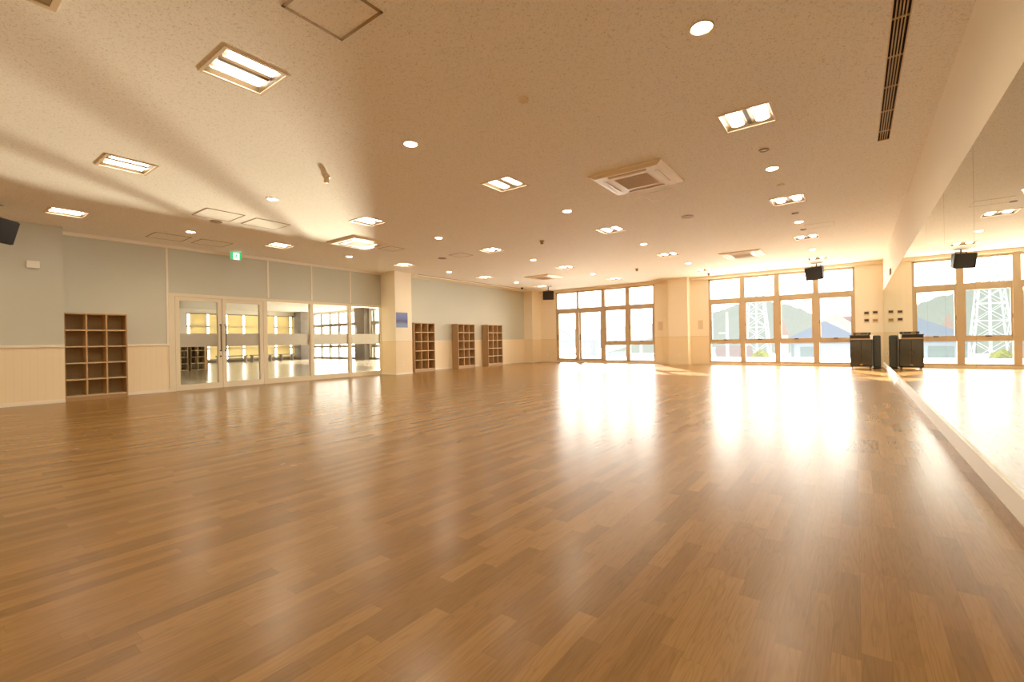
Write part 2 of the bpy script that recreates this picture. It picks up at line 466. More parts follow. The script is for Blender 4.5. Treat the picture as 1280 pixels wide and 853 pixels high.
# left wall: near projection, run with the partition opening, run with the cubbies
PY0, PY1, PZ = 3.80, 9.55, 2.205       # partition opening
struct(MB().box(XL - 0.15, XP, YB, YP, 0, H).build('wall_left_projection', M['wall_y']))
w = MB().box(XL - 0.15, XL, YP, PY0, 0, H).box(XL - 0.15, XL, PY0, PY1, PZ, H).box(XL - 0.15, XL, PY1, YD, 0, H)
struct(w.build('wall_left', M['wall_y']))
# window wall with two openings
W1 = (-11.05, -6.45); W2 = (-4.40, 0.0); WB, WT = 0.07, 3.17
w = MB()
for x0, x1 in ((XL - 0.15, W1[0]), (W1[1], W2[0]), (W2[1], XR + 0.2)):
    w.box(x0, x1, YD, YD + 0.2, 0, H)
for a, b in (W1, W2):
    w.box(a, b, YD, YD + 0.2, 0, WB).box(a, b, YD, YD + 0.2, WT, H)
struct(w.build('wall_windows', M['wall_x']))
struct(MB().box(XR, XR + 0.2, YB, YD, 0, H).build('wall_right', M['cream']))
struct(MB().box(XL - 0.15, XR + 0.2, YB - 0.2, YB, 0, H).build('wall_rear', M['cream']))
# pillars
def pillar(x0, x1, y0, y1, name, m):
    return struct(MB().box(x0, x1, y0, y1, 0, H - 0.001).build(name, m))
pillar(XL + 0.001, -11.65, 9.53, 10.20, 'wall_pillar_partition', M['wall_x'])
pillar(XL + 0.001, -11.88, 17.58, YD - 0.001, 'wall_pillar_corner', M['wall_x'])
pillar(-5.80, -5.06, 17.92, YD - 0.001, 'wall_pillar_windows', M['wall_x'])
# trims
def trim(name, m, *boxes):
    mb = MB()
    for b in boxes: mb.box(*b)
    return struct(mb.build(name, m))
trim('trim_1', M['cream'], (-11.88, XR, YD - 0.10, YD - 0.002, H - 0.10, H - 0.001))                       # pelmet over the windows
trim('trim_2', M['white_trim'], (XL + 0.001, XL + 0.035, YP + 0.001, 9.53, H - 0.07, H - 0.001))            # cornice of the left wall
trim('trim_3', M['white_trim'], (XL + 0.001, XL + 0.020, YP + 0.001, PY0 - 0.06, WZ - 0.02, WZ + 0.02), (XL + 0.001, XL + 0.02, 10.20, 17.58, WZ - 0.015, WZ + 0.015),
     (XP + 0.001, XP + 0.02, YB, YP, WZ - 0.02, WZ + 0.02))                                                 # dado rails
trim('trim_4', M['sensor'], (-11.88, -11.05, YD - 0.012, YD - 0.001, WZ - 0.012, WZ + 0.012), (-6.45, -5.80, YD - 0.012, YD - 0.001, WZ - 0.012, WZ + 0.012),
     (-5.06, -4.40, YD - 0.012, YD - 0.001, WZ - 0.012, WZ + 0.012), (0.0, XR, YD - 0.012, YD - 0.001, WZ - 0.012, WZ + 0.012),
     (-5.81, -5.05, 17.908, 17.92, WZ - 0.012, WZ + 0.012), (XL + .02, -11.64, 9.518, 9.53, WZ - 0.012, WZ + 0.012), (-11.65, -11.638, 9.53, 10.2, WZ - 0.012, WZ + 0.012),
     (XL + .02, -11.87, 17.568, 17.58, WZ - 0.012, WZ + 0.012))
# wall panel joints over the partition
trim('trim_5', M['white_trim'], *[(XL + 0.001, XL + 0.008, y - 0.02, y + 0.02, (PZ + 0.05 if y > PY0 else WZ + .02), H - 0.07) for y in (3.72, 5.94, 7.15, 8.40)])
# curtain-box slot in the ceiling along the cubby wall
trim('trim_6', M['hatch_line'], (-11.74, -11.69, 10.6, 17.0, H - 0.006, H - 0.001))
trim('trim_7', M['cream'], (XL + 0.001, -11.80, 10.20, 17.58, H - 0.03, H - 0.001))
# baseboards
trim('baseboard_left', M['white_trim'], (XL + 0.001, XL + 0.015, YP + 0.001, PY0 - 0.06, 0.001, 0.06), (XL + 0.001, XL + 0.015, 10.20, 17.58, 0.001, 0.06), (XP + 0.001, XP + 0.015, YB, YP, 0.001, 0.06),
     (XL + .001, -11.636, 9.516, 9.53, 0.001, 0.06), (-11.65, -11.636, 9.53, 10.2, 0.001, 0.06))
trim('baseboard_windows', M['sensor'], (-11.88, -5.80, YD - 0.014, YD - 0.001, 0.001, 0.06), (-5.80, -5.05, 17.906, 17.92, 0.001, 0.06), (-5.06, XR - 0.02, YD - 0.014, YD - 0.001, 0.001, 0.06))
trim('baseboard_right', M['white'], (XR - 0.022, XR - 0.001, YB, YD - 0.015, 0.001, 0.14), (XR - 0.028, XR - 0.001, YB, YD - 0.015, 0.14, 0.15))

# ------------------------------------------------------------------ mirrors: tall panels edge to edge
MP = 1.36
ys = [4.61 + MP * k for k in range(-3, 11)]
edges = [y for y in ys if y < YD - 0.3] + [YD - 0.02]
names_ = ['first', 'second', 'third', 'fourth', 'fifth', 'sixth', 'seventh', 'eighth', 'ninth', 'tenth', 'eleventh', 'twelfth', 'thirteenth']
n = len(edges) - 1
for k in range(n):
    a, b = edges[k], edges[k + 1]
    o = MB().box(XR - 0.012, XR - 0.002, a + 0.003, b - 0.003, 0.152, 2.34).build('mirror_panel', M['mirror'], loc=None)
    pos = names_[n - 1 - k]
    tag(o, ('tall frameless mirror panel on the right wall, %s from the window-wall corner' % pos), 'mirror', 'mirror panels along the right wall')
trim('trim_8', M['mirror_edge'], (XR - 0.0015, XR - 0.0005, edges[0], YD - 0.02, 0.150, 2.342))

# ------------------------------------------------------------------ windows
def frame_window(name, x0, x1, y, mull, doors=0, m=None, zt=(2.23, 2.43), zl=(0.77, 0.90)):
    """a bank of framed lights, three high; the first `doors` bays are full-height glass doors"""
    m = m or M['alu']
    root = bpy.data.objects.new(name, None); COL.objects.link(root); struct(root)
    ya, yb = y + 0.02, y + 0.12
    f = MB()
    f.box(x0, x0 + 0.06, ya, yb, WB, WT).box(x1 - 0.06, x1, ya, yb, WB, WT)
    f.box(x0, x1, ya, yb, WT - 0.05, WT).box(x0, x1, ya - 0.01, yb, WB, WB + 0.06)
    f.build('frame', m, root)
    xs = [x0 + 0.06] + list(mull) + [x1 - 0.06]
    for i, xm in enumerate(mull):
        wd = 0.04 if (doors and i == 0) else 0.08
        MB().box(xm - wd, xm + wd, ya - 0.03, yb, WB, WT).build('mullion', m, root)
    MB().box(x0, x1, ya - 0.005, yb - 0.01, zt[0] + 0.01, zt[1]).build('transom', m, root)
    for i in range(len(xs) - 1):
        a = xs[i] + (0.0 if i == 0 else 0.07); b = xs[i + 1] - (0.0 if i == len(xs) - 2 else 0.07)
        if doors and i < doors:
            s = MB()
            z0, z1 = WB + 0.06, zt[0] + 0.04
            s.box(a, a + 0.07, ya, yb - 0.02, z0, z1).box(b - 0.07, b, ya, yb - 0.02, z0, z1).box(a, b, ya, yb - 0.02, z0, z0 + 0.06).box(a, b, ya, yb - 0.02, z1 - 0.07, z1)
            so = s.build('door_leaf', m, root)
            MB().box(a + 0.015, a + 0.05, ya - 0.03, ya, 1.0, 1.25, 0.006).build('handle', M['steel'], so)
        else:
            MB().box(a, b, ya - 0.005, yb - 0.01, zl[0], zl[1]).build('lower_rail', m, root)
            s = MB(); z0, z1 = zl[1], zt[0] + 0.04
            s.box(a, a + 0.05, ya + 0.01, yb - 0.02, z0, z1).box(b - 0.05, b, ya + 0.01, yb - 0.02, z0, z1).box(a, b, ya + 0.01, yb - 0.02, z0, z0 + 0.03).box(a, b, ya + 0.01, yb - 0.02, z1 - 0.04, z1)
            so = s.build('sash', m, root)
            c = (a + b) / 2
            MB().box(c - 0.06, c + 0.06, ya - 0.035, ya + 0.012, z0 + 0.0, z0 + 0.035, 0.006).build('latch', M['switch_dark'], so)
            MB().box(a + 0.01, a + 0.035, ya - 0.02, ya + 0.012, z0 + 0.5, z0 + 0.62, 0.004).build('latch', M['sensor_dark'], so)
    g = MB().quad((x0 + 0.03, y + 0.07, WB + 0.03), (x1 - 0.03, y + 0.07, WB + 0.03), (x1 - 0.03, y + 0.07, WT - 0.03), (x0 + 0.03, y + 0.07, WT - 0.03))
    g.build('glass', M['glass'], root)
    return root
frame_window('window_1', W1[0], W1[1], YD, (-9.92, -8.69, -7.59), doors=2)
frame_window('window_2', W2[0], W2[1], YD, (-3.25, -2.165, -1.04))

# ------------------------------------------------------------------ glass partition: double door and three fixed lights
AC_ = M['alu_cream']
X0, X1 = XL - 0.10, XL + 0.012
root = bpy.data.objects.new('trim_partition_frame', None); COL.objects.link(root); struct(root)
MB().box(X0, X1, PY0 - 0.065, PY1, PZ - 0.055, PZ + 0.02).build('head', AC_, root)
for y0, y1 in ((PY0 - 0.065, PY0 + 0.055), (5.80, 5.90), (7.09, 7.18), (8.33, 8.42), (PY1 - 0.05, PY1)):
    MB().box(X0, X1, y0, y1, 0.0005, PZ - 0.0555).build('post', AC_, root)
def fixed_light(nm, y0, y1):
    r = bpy.data.objects.new(nm, None); COL.objects.link(r); struct(r)
    MB().box(X0 + 0.02, X1 - 0.01, y0, y1, 0.001, 0.13).build('bottom_rail', AC_, r)
    MB().quad((XL - 0.05, y0 - 0.01, 0.12), (XL - 0.05, y1 + 0.01, 0.12), (XL - 0.05, y1 + 0.01, PZ - 0.05), (XL - 0.05, y0 - 0.01, PZ - 0.05)).build('glass', M['partition_glass'], r)
    MB().quad((XL - 0.047, y0, 1.0), (XL - 0.047, y1, 1.0), (XL - 0.047, y1, 1.31), (XL - 0.047, y0, 1.31)).build('frosted_band', M['frost'], r)
fixed_light('window_3', 5.90, 7.09); fixed_light('window_4', 7.18, 8.33); fixed_light('window_5', 8.42, PY1 - 0.05)
def leaf(nm, y0, y1, pull_y, hinge_left):
    r = bpy.data.objects.new(nm, None); COL.objects.link(r); struct(r)
    a, b = X0 + 0.02, X1 - 0.004
    MB().box(a, b, y0, y0 + 0.085, 0.006, 2.145).build('stile', AC_, r)
    MB().box(a, b, y1 - 0.085, y1, 0.006, 2.145).build('stile', AC_, r)
    MB().box(a, b, y0 + 0.085, y1 - 0.085, 2.06, 2.145).build('top_rail', AC_, r)
    MB().box(a, b, y0 + 0.085, y1 - 0.085, 0.006, 0.135).build('bottom_rail', AC_, r)
    xm = (a + b) / 2
    MB().quad((xm, y0 + 0.08, 0.13), (xm, y1 - 0.08, 0.13), (xm, y1 - 0.08, 2.065), (xm, y0 + 0.08, 2.065)).build('glass', M['partition_glass'], r)
    MB().quad((xm + 0.004, y0 + 0.085, 1.0), (xm + 0.004, y1 - 0.085, 1.0), (xm + 0.004, y1 - 0.085, 1.31), (xm + 0.004, y0 + 0.085, 1.31)).build('frosted_band', M['frost'], r)
    h = MB()
    h.bar((b + 0.06, pull_y, 0.88), (b + 0.06, pull_y, 1.54), 0.013, 10)
    for z in (0.90, 1.52): h.bar((b - 0.002, pull_y, z), (b + 0.06, pull_y, z), 0.014, 10)
    h.build('pull_handle', M['steel'], r, smooth=False)
    if hinge_left: MB().bar((b - 0.002, y1 - 0.04, 0.76), (b + 0.008, y1 - 0.04, 0.76), 0.022, 14).build('lock', M['steel'], r)
    MB().box(b - 0.001, b + 0.008, y0 + 0.02, y0 + 0.045, 2.10, 2.135).build('hinge', AC_, r)
leaf('door_1', PY0 + 0.06, 4.822, 4.775, True)
leaf('door_2', 4.832, 5.795, 4.885, False)

# ------------------------------------------------------------------ ceiling troffers
def make_troffer(label):
    t = thing('ceiling_light', label, 'ceiling light', (0, 0, H), 0, 'recessed twin-tube ceiling lights')
    s, o, d = TS, TS + 0.026, 0.055
    f = MB()
    f.box(-o, o, -o, -s, -0.008, -0.0005).box(-o, o, s, o, -0.008, -0.0005).box(-o, -s, -s, s, -0.008, -0.0005).box(s, o, -s, s, -0.008, -0.0005)
    f.build('frame', M['trim_tan'], t)
    h = MB()
    a, q = s, s - 0.03
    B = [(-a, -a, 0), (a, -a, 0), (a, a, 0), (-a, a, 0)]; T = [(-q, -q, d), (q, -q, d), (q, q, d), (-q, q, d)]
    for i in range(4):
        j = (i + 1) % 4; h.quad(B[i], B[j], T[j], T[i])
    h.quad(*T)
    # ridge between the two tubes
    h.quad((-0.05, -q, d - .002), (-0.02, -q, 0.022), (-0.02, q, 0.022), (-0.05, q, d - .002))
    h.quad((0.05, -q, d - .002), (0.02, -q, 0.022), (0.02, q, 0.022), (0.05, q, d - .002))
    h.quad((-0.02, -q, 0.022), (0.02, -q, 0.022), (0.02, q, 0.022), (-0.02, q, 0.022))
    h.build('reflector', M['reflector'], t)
    for sx in (-1, 1):
        b = MB()
        x0, x1 = (0.055, 0.185) if sx > 0 else (-0.185, -0.055)
        cx, hw = (x0 + x1) / 2, (x1 - x0) / 2
        seg = 8
        pr = [(cx + hw * math.cos(PI + PI * i / seg), 0.034 + 0.022 * math.sin(PI + PI * i / seg)) for i in range(seg + 1)]
        for i in range(seg):
            b.quad((pr[i][0], -q + 0.012, pr[i][1]), (pr[i + 1][0], -q + 0.012, pr[i + 1][1]), (pr[i + 1][0], q - 0.012, pr[i + 1][1]), (pr[i][0], q - 0.012, pr[i][1]))
        b.build('tube', M['tube'], t)
    return t
ROWS = ['nearest the windows', 'second from the windows', 'third from the windows', 'fourth from the windows', 'farthest from the windows']
COLS = ['the row along the mirror wall', 'the second row from the mirrors', 'the third row from the mirrors', 'the row along the left wall']
proto = None
for i, x in enumerate(LX):
    for j, y in enumerate(LY):
        lab = 'square recessed twin-tube ceiling light in %s, %s' % (COLS[i], ROWS[len(LY) - 1 - j])
        if proto is None:
            proto = make_troffer(lab); proto.location = (x, y, H)
        else:
            dup(proto, (x, y, H), 0, lab)

# downlights
def make_down(label):
    t = thing('downlight', label, 'downlight', (0, 0, H), 0, 'round downlights between the square lights')
    MB().lathe([(0.072, 0.0), (0.085, -0.0005), (0.088, -0.006), (0.078, -0.010), (0.070, -0.004), (0.070, -0.0005)], seg=28).build('trim_ring', M['trim_tan'], t, smooth=True)
    MB().lathe([(0.071, -0.0015), (0.06, -0.010), (0.035, -0.016), (0.0, -0.018)], seg=28).build('lamp', M['lamp'], t, smooth=True)
    return t
proto = None
for i, x in enumerate(LX):
    for j, y in enumerate(DY):
        lab = 'small round lit downlight in %s, %s' % (COLS[i], ['nearest the windows', 'second from the windows', 'third from the windows', 'farthest from the windows'][len(DY) - 1 - j])
        if proto is None:
            proto = make_down(lab); proto.location = (x, y, H)
        else:
            dup(proto, (x, y, H), 0, lab)

# ------------------------------------------------------------------ cassette air conditioners
def make_ac(label):
    t = thing('air_conditioner', label, 'air conditioner', (0, 0, H), 0, 'cassette air conditioners in the ceiling')
    a, c = 0.51, 0.44
    p = MB()
    def sq(s, z): return [(-s, -s, z), (s, -s, z), (s, s, z), (-s, s, z)]
    p.hexa(sq(a, -0.018), sq(a, -0.0008)); p.hexa(sq(c, -0.045), sq(a, -0.018))
    p.build('panel', M['ac_panel'], t)
    g = MB().box(-0.235, 0.235, -0.235, 0.235, -0.052, -0.0452, 0.003)
    for k in range(15):
        y = -0.21 + k * 0.03
        g.box(-0.22, 0.22, y, y + 0.008, -0.056, -0.052)
    g.build('intake_grille', M['ac_grille'], t)
    for k in range(4):
        r = Matrix.Rotation(k * PI / 2, 4, 'Z')
        s = MB(); s.box(-0.27, 0.27, -0.395, -0.355, -0.0462, -0.0450)
        bmesh.ops.transform(s.bm, matrix=r, verts=s.bm.verts)
        so = s.build('air_outlet', M['slot_dark'] if k in (0,) else M['ac_grille'], t)
        l = MB(); l.hexa([(-0.265, -0.388, -0.047), (0.265, -0.388, -0.047), (0.265, -0.352, -0.060), (-0.265, -0.352, -0.060)],
                         [(-0.265, -0.386, -0.0465), (0.265, -0.386, -0.0465), (0.265, -0.350, -0.0575), (-0.265, -0.350, -0.0575)])
        bmesh.ops.transform(l.bm, matrix=r, verts=l.bm.verts)
        l.build('louver', M['ac_panel'], so)
    return t
ac = make_ac('square ceiling cassette air conditioner nearest the camera, right of the middle of the ceiling'); ac.location = (-2.47, 6.38, H)
dup(ac, (-8.95, 6.35, H), 0, 'square ceiling cassette air conditioner before the glass partition, lit by the bright streak')
dup(ac, (-2.47, 14.05, H), 0, 'square ceiling cassette air conditioner before the right-hand window bank')
dup(ac, (-8.97, 14.05, H), 0, 'square ceiling cassette air conditioner far left, above the wall of cubby shelves')

# ------------------------------------------------------------------ ceiling hatches
def hatch(x0, x1, y0, y1, label, m, wd=0.012, deep=0.006):
    t = thing('ceiling_hatch', label, 'access hatch', ((x0 + x1) / 2, (y0 + y1) / 2, H), 0, 'access hatches in the ceiling')
    a, b = (x1 - x0) / 2, (y1 - y0) / 2
    f = MB()
    f.box(-a, a, -b, -b + wd, -deep, -0.0006).box(-a, a, b - wd, b, -deep, -0.0006).box(-a, -a + wd, -b, b, -deep, -0.0006).box(a - wd, a, -b, b, -deep, -0.0006)
    f.build('frame', m, t)
    MB().box(-a + wd, a - wd, -b + wd, b - wd, -0.003, -0.0006).build('lid', M['ceiling'], t)
    return t
hatch(-3.08, -2.59, 1.60, 2.06, 'access hatch with dark aluminium frame at the top edge of the picture', M['alu_hatch'], 0.022)
hatch(-9.22, -8.57, 3.15, 3.75, 'flush access hatch left of the round downlight, second row from the left wall', M['hatch_line'], 0.014)
hatch(-9.20, -8.60, 3.95, 4.58, 'flush access hatch beside the bright streak, between the left downlight and the glass doors', M['hatch_line'], 0.010)
hatch(-11.73, -11.12, 3.17, 3.80, 'flush access hatch against the left wall, above the near cubby shelf end of the doors', M['hatch_line'], 0.014)
hatch(-11.72, -11.12, 3.98, 4.60, 'flush access hatch against the left wall, beside the green exit sign', M['hatch_line'], 0.010)
hatch(-9.22, -8.76, 7.05, 7.50, 'flush access hatch just behind the left air conditioner', M['hatch_line'], 0.008)
hatch(-2.70, -2.22, 7.14, 7.62, 'flush access hatch just behind the nearest air conditioner, with pale edges', M['white_trim'], 0.012)
hatch(-8.54, -8.07, 8.77, 9.22, 'flush ceiling access hatch beside a round brown speaker grille, left half of the ceiling', M['hatch_line'], 0.008)
hatch(-0.82, -0.31, 11.30, 11.75, 'flush access hatch beside the lights along the mirror wall', M['trim_tan'], 0.010)
hatch(-2.70, -2.22, 14.75, 15.20, 'flush access hatch just behind the air conditioner near the right-hand windows', M['trim_tan'], 0.010)

# linear slot diffuser
t = thing('slot_diffuser', 'long dark linear air slot with fine bars in the ceiling beside the mirrors', 'air vent', ((SLOT[0] + SLOT[1]) / 2, (SLOT[2] + SLOT[3]) / 2, H))
a, b = (SLOT[1] - SLOT[0]) / 2, (SLOT[3] - SLOT[2]) / 2
f = MB(); o = a + 0.008
f.box(-o, -a, -b - .008, b + .008, -0.006, -0.0005).box(a, o, -b - .008, b + .008, -0.006, -0.0005).box(-a, a, -b - .008, -b, -0.006, -0.0005).box(-a, a, b, b + .008, -0.006, -0.0005)
f.build('frame', M['trim_tan'], t)
f = MB().quad((-a, -b, 0.06), (a, -b, 0.06), (a, b, 0.06), (-a, b, 0.06))
f.quad((-a, -b, 0), (-a, b, 0), (-a, b, 0.06), (-a, -b, 0.06)).quad((a, -b, 0), (a, b, 0), (a, b, 0.06), (a, -b, 0.06)).quad((-a, -b, 0), (a, -b, 0), (a, -b, .06), (-a, -b, .06)).quad((-a, b, 0), (a, b, 0), (a, b, .06), (-a, b, .06))
f.build('duct', M['slot_dark'], t)
for k in range(4):
    x = -a + 2 * a * (k + 1) / 5
    MB().box(x - 0.0035, x + 0.0035, -b, b, -0.003, 0.012).build('bar', M['slot_bar'], t)
for y in (-0.02, 0.0):
    pass
for k in range(11):
    y = -b + 2 * b * (k + 0.5) / 11
    MB().box(-a, a, y - 0.004, y + 0.004, -0.004, 0.008).build('bridge', M['slot_bar'], t)
# square air vent at the top left
t = thing('ceiling_vent', 'square louvred ceiling vent cut off by the top left edge of the picture', 'air vent', ((VENT[0] + VENT[1]) / 2, (VENT[2] + VENT[3]) / 2, H))
a = 0.24; o = 0.275
f = MB().box(-o, o, -o, -a, -0.012, -0.0005).box(-o, o, a, o, -0.012, -0.0005).box(-o, -a, -a, a, -0.012, -0.0005).box(a, o, -a, a, -0.012, -0.0005)
f.build('frame', M['trim_tan'], t)
f = MB().quad((-a, -a, 0.1), (a, -a, 0.1), (a, a, 0.1), (-a, a, 0.1))
for p_, q_ in (((-a, -a), (a, -a)), ((a, -a), (a, a)), ((a, a), (-a, a)), ((-a, a), (-a, -a))):
    f.quad((*p_, 0), (*q_, 0), (*q_, 0.1), (*p_, 0.1))
f.build('duct', M['slot_dark'], t)
s = MB()
for k in range(13):
    x = -a + 0.02 + k * (2 * a - 0.04) / 12
    s.quad((x - 0.012, -a, -0.002), (x + 0.008, -a, 0.018), (x + 0.008, a, 0.018), (x - 0.012, a, -0.002))
s.build('slats', M['sensor'], t)

# small round fittings
def disc(name, x, y, label, cat, r, h, m, dome=True, group=None):
    pr = [(0.0, -h), (r * 0.55, -h), (r * 0.9, -h * 0.7), (r, -0.0006)] if dome else [(0, -h), (r * 0.96, -h), (r, -h * 0.6), (r, -0.0006)]
    o = MB().lathe(pr, seg=24).build(name, m, smooth=False, loc=(x, y, H))
    return tag(o, label, cat, group)
disc('smoke_detector', -2.49, 3.60, 'pale round smoke detector in the middle of the near ceiling', 'smoke detector', 0.05, 0.035, M['sensor'])
o = MB().lathe([(0, -0.09), (0.03, -0.088), (0.036, -0.07), (0.036, -0.02), (0.05, -0.018), (0.05, -0.0006)], seg=20).build('motion_detector', M['sensor'], loc=(-5.77, 3.58, H))
tag(o, 'small white cylindrical sensor hanging in the bright streak of the ceiling', 'sensor')
disc('ceiling_speaker', -2.51, 9.0, 'round flush tan speaker grille behind the nearest air conditioner', 'ceiling speaker', 0.115, 0.010, M['sensor_dark'], False, 'round ceiling speaker grilles')
disc('ceiling_speaker', -9.0, 9.0, 'round flush brown speaker grille on the left half of the ceiling', 'ceiling speaker', 0.115, 0.010, M['sensor_dark'], False, 'round ceiling speaker grilles')
disc('ceiling_speaker', -9.39, 3.60, 'round flush dark speaker grille beneath the left hatch pair near the glass doors', 'ceiling speaker', 0.10, 0.010, M['sensor_dark'], False, 'round ceiling speaker grilles')
def sensor_small(x, y, label):
    o = MB().lathe([(0, -0.085), (0.03, -0.08), (0.04, -0.05), (0.03, -0.03), (0.055, -0.02), (0.055, -0.0006)], seg=18).build('motion_detector', M['sensor_dark'], loc=(x, y, H))
    tag(o, label, 'sensor')
sensor_small(-5.74, 8.94, 'small dark ceiling sensor in the centre of the ceiling')
sensor_small(-5.69, 14.55, 'small dark ceiling sensor above the left-hand window bank')
sensor_small(-4.16, 17.4, 'small dark ceiling sensor close to the window wall beside the pillar')
t = thing('spotlight', 'small unlit recessed spotlight ring near the right-hand square light', 'spotlight', (-0.87, 6.42, H))
MB().lathe([(0.038, -0.0006), (0.056, -0.0006), (0.058, -0.010), (0.045, -0.014), (0.038, -0.006)], seg=24).build('ring', M['alu_grey'], t, smooth=True)
MB().lathe([(0.039, -0.002), (0.02, -0.010), (0.0, -0.012)], seg=24).build('lens', M['white'], t, smooth=True)
disc('smoke_detector', -0.87, 8.05, 'pale round detector between two square lights along the mirror wall', 'smoke detector', 0.05, 0.02, M['sensor'])
disc('smoke_detector', -0.87, 10.1, 'tan round detector behind the second square light along the mirror wall', 'smoke detector', 0.06, 0.02, M['sensor_dark'])
disc('smoke_detector', -0.87, 11.75, 'tan round detector before the third square light along the mirror wall', 'smoke detector', 0.06, 0.02, M['sensor_dark'])
# black sensor at the far left top corner of the cubby wall
t = thing('ceiling_camera', 'tiny black dome camera under the ceiling beside the corner pillar', 'camera', (-11.45, 16.2, H))
MB().lathe([(0, -0.03), (0.05, -0.028), (0.055, -0.0006)], seg=16).build('base', M['black'], t)
MB().lathe([(0, -0.085), (0.03, -0.075), (0.042, -0.05), (0.044, -0.028)], seg=16).build('dome', M['black'], t, smooth=True)

# ------------------------------------------------------------------ hanging loudspeakers
def make_speaker(label, loc, facing, drop, tilt=0.22, sc=1.0):
    """loc = centre of the cabinet; facing = direction of its front in plan"""
    yaw = math.atan2(facing[1], facing[0]) + PI / 2
    t = thing('loudspeaker', label, 'loudspeaker', loc, yaw, 'black loudspeakers hung from the ceiling')
    R = Matrix.Rotation(tilt, 4, 'X')      # front (-y) dips towards the floor
    fw, fh, bw, bh, dp = 0.235 * sc, 0.185 * sc, 0.15 * sc, 0.165 * sc, 0.13 * sc
    c = MB().hexa([(-fw, -dp, -fh), (fw, -dp, -fh), (fw, -dp, fh), (-fw, -dp, fh)], [(-bw, dp, -bh), (bw, dp, -bh), (bw, dp, bh), (-bw, dp, bh)])
    es = [e for e in c.bm.edges]
    bmesh.ops.bevel(c.bm, geom=es, offset=0.012, segments=2, affect='EDGES')
    bmesh.ops.transform(c.bm, matrix=R, verts=c.bm.verts)
    cab = c.build('cabinet', M['speaker_black'], t)
    g = MB().box(-fw + 0.012, fw - 0.012, -dp - 0.014, -dp - 0.0005, -fh + 0.012, fh - 0.012, 0.006)
    bmesh.ops.transform(g.bm, matrix=R, verts=g.bm.verts)
    g.build('grille', M['grille_cloth'], t)
    top = H - loc[2]
    y = 0.02
    b = MB().bar((0, y, fh * 0.7), (0, y, top - 0.012), 0.016, 10)
    b.box(-0.12 * sc, 0.12 * sc, y - 0.02, y + 0.02, fh + 0.02, fh + 0.032)
    b.box(-0.12 * sc, -0.112 * sc, y - 0.02, y + 0.02, fh * 0.6, fh + 0.03).box(0.112 * sc, 0.12 * sc, y - 0.02, y + 0.02, fh * 0.6, fh + 0.03)
    b.build('bracket', M['black'], t)
    MB().box(-0.15, 0.15, y - 0.06, y + 0.06, top - 0.012, top - 0.0008, 0.003).build('ceiling_plate', M['alu_grey'], t)
    return t
make_speaker('black loudspeaker hung before the right-hand windows, seen half from the side', (-0.97, 17.45, 2.985), (-0.42, -0.9), 0.3, 0.20, 1.12)
make_speaker('black loudspeaker hung at the far left corner of the windows, facing the camera', (-10.38, 16.6, 2.90), (0.5, -0.86), 0.3, 0.05, 1.0)
make_speaker('black loudspeaker hung at the left edge of the picture, half out of frame', (-10.72, 0.97, 2.90), (0.72, 0.70), 0.3, 0.30, 1.05)

# ------------------------------------------------------------------ cubby shelves
CW, CH, CD = 0.95, 1.69, 0.325
def make_cubby(label):
    t = thing('cubby_shelf', label, 'cubby shelf', (0, 0, 0), 0, 'wooden fifteen-hole cubby shelves along the left wall')
    th = 0.022; base = 0.075
    # local frame: back at x=0, front at x=CD, width along y from 0
    MB().box(0, CD, 0, th, 0, CH).build('side_panel', M['wood_side'], t)
    MB().box(0, CD, CW - th, CW, 0, CH).build('side_panel', M['wood_side'], t)
    MB().box(0, CD, th, CW - th, CH - th, CH).build('top_panel', M['wood_front'], t)
    MB().box(0.01, CD - 0.012, th, CW - th, 0, base).build('plinth', M['wood_side'], t)
    MB().box(0.004, 0.012, th, CW - th, base, CH - th).build('back_panel', M['wood_in'], t)
    n = 5
    hh = (CH - th - base) / n
    for k in range(n):
        z = base + k * hh
        MB().box(0.012, CD - 0.004, th, CW - th, z, z + th).build('shelf', M['wood_grey'], t)
    for k in (1, 2):
        y = th + (CW - 2 * th) * k / 3
        MB().box(0.012, CD - 0.002, y - th / 2, y + th / 2, base + th, CH - th).build('divider', M['wood_front'], t)
    return t
cb = make_cubby('brown fifteen-hole cubby shelf alone at the left, between the wall projection and the glass doors')
cb.location = (XL + 0.022, 1.966, 0)
dup(cb, (XL + 0.022, 10.62, 0), 0, 'brown fifteen-hole cubby shelf right behind the pillar with the blue picture')
dup(cb, (XL + 0.022, 12.77, 0), 0, 'brown fifteen-hole cubby shelf in the middle of the three on the far left wall')
dup(cb, (XL + 0.022, 14.54, 0), 0, 'brown fifteen-hole cubby shelf farthest along the left wall, nearest the windows')

# ------------------------------------------------------------------ things on the walls
o = MB().box(0, 0.003, -0.235, 0.235, -0.24, 0.24).build('wall_picture', M['poster'], loc=(-11.649, 9.79, 1.74))
tag(o, 'small blue and violet picture on the cream pillar beside the glass partition', 'poster')
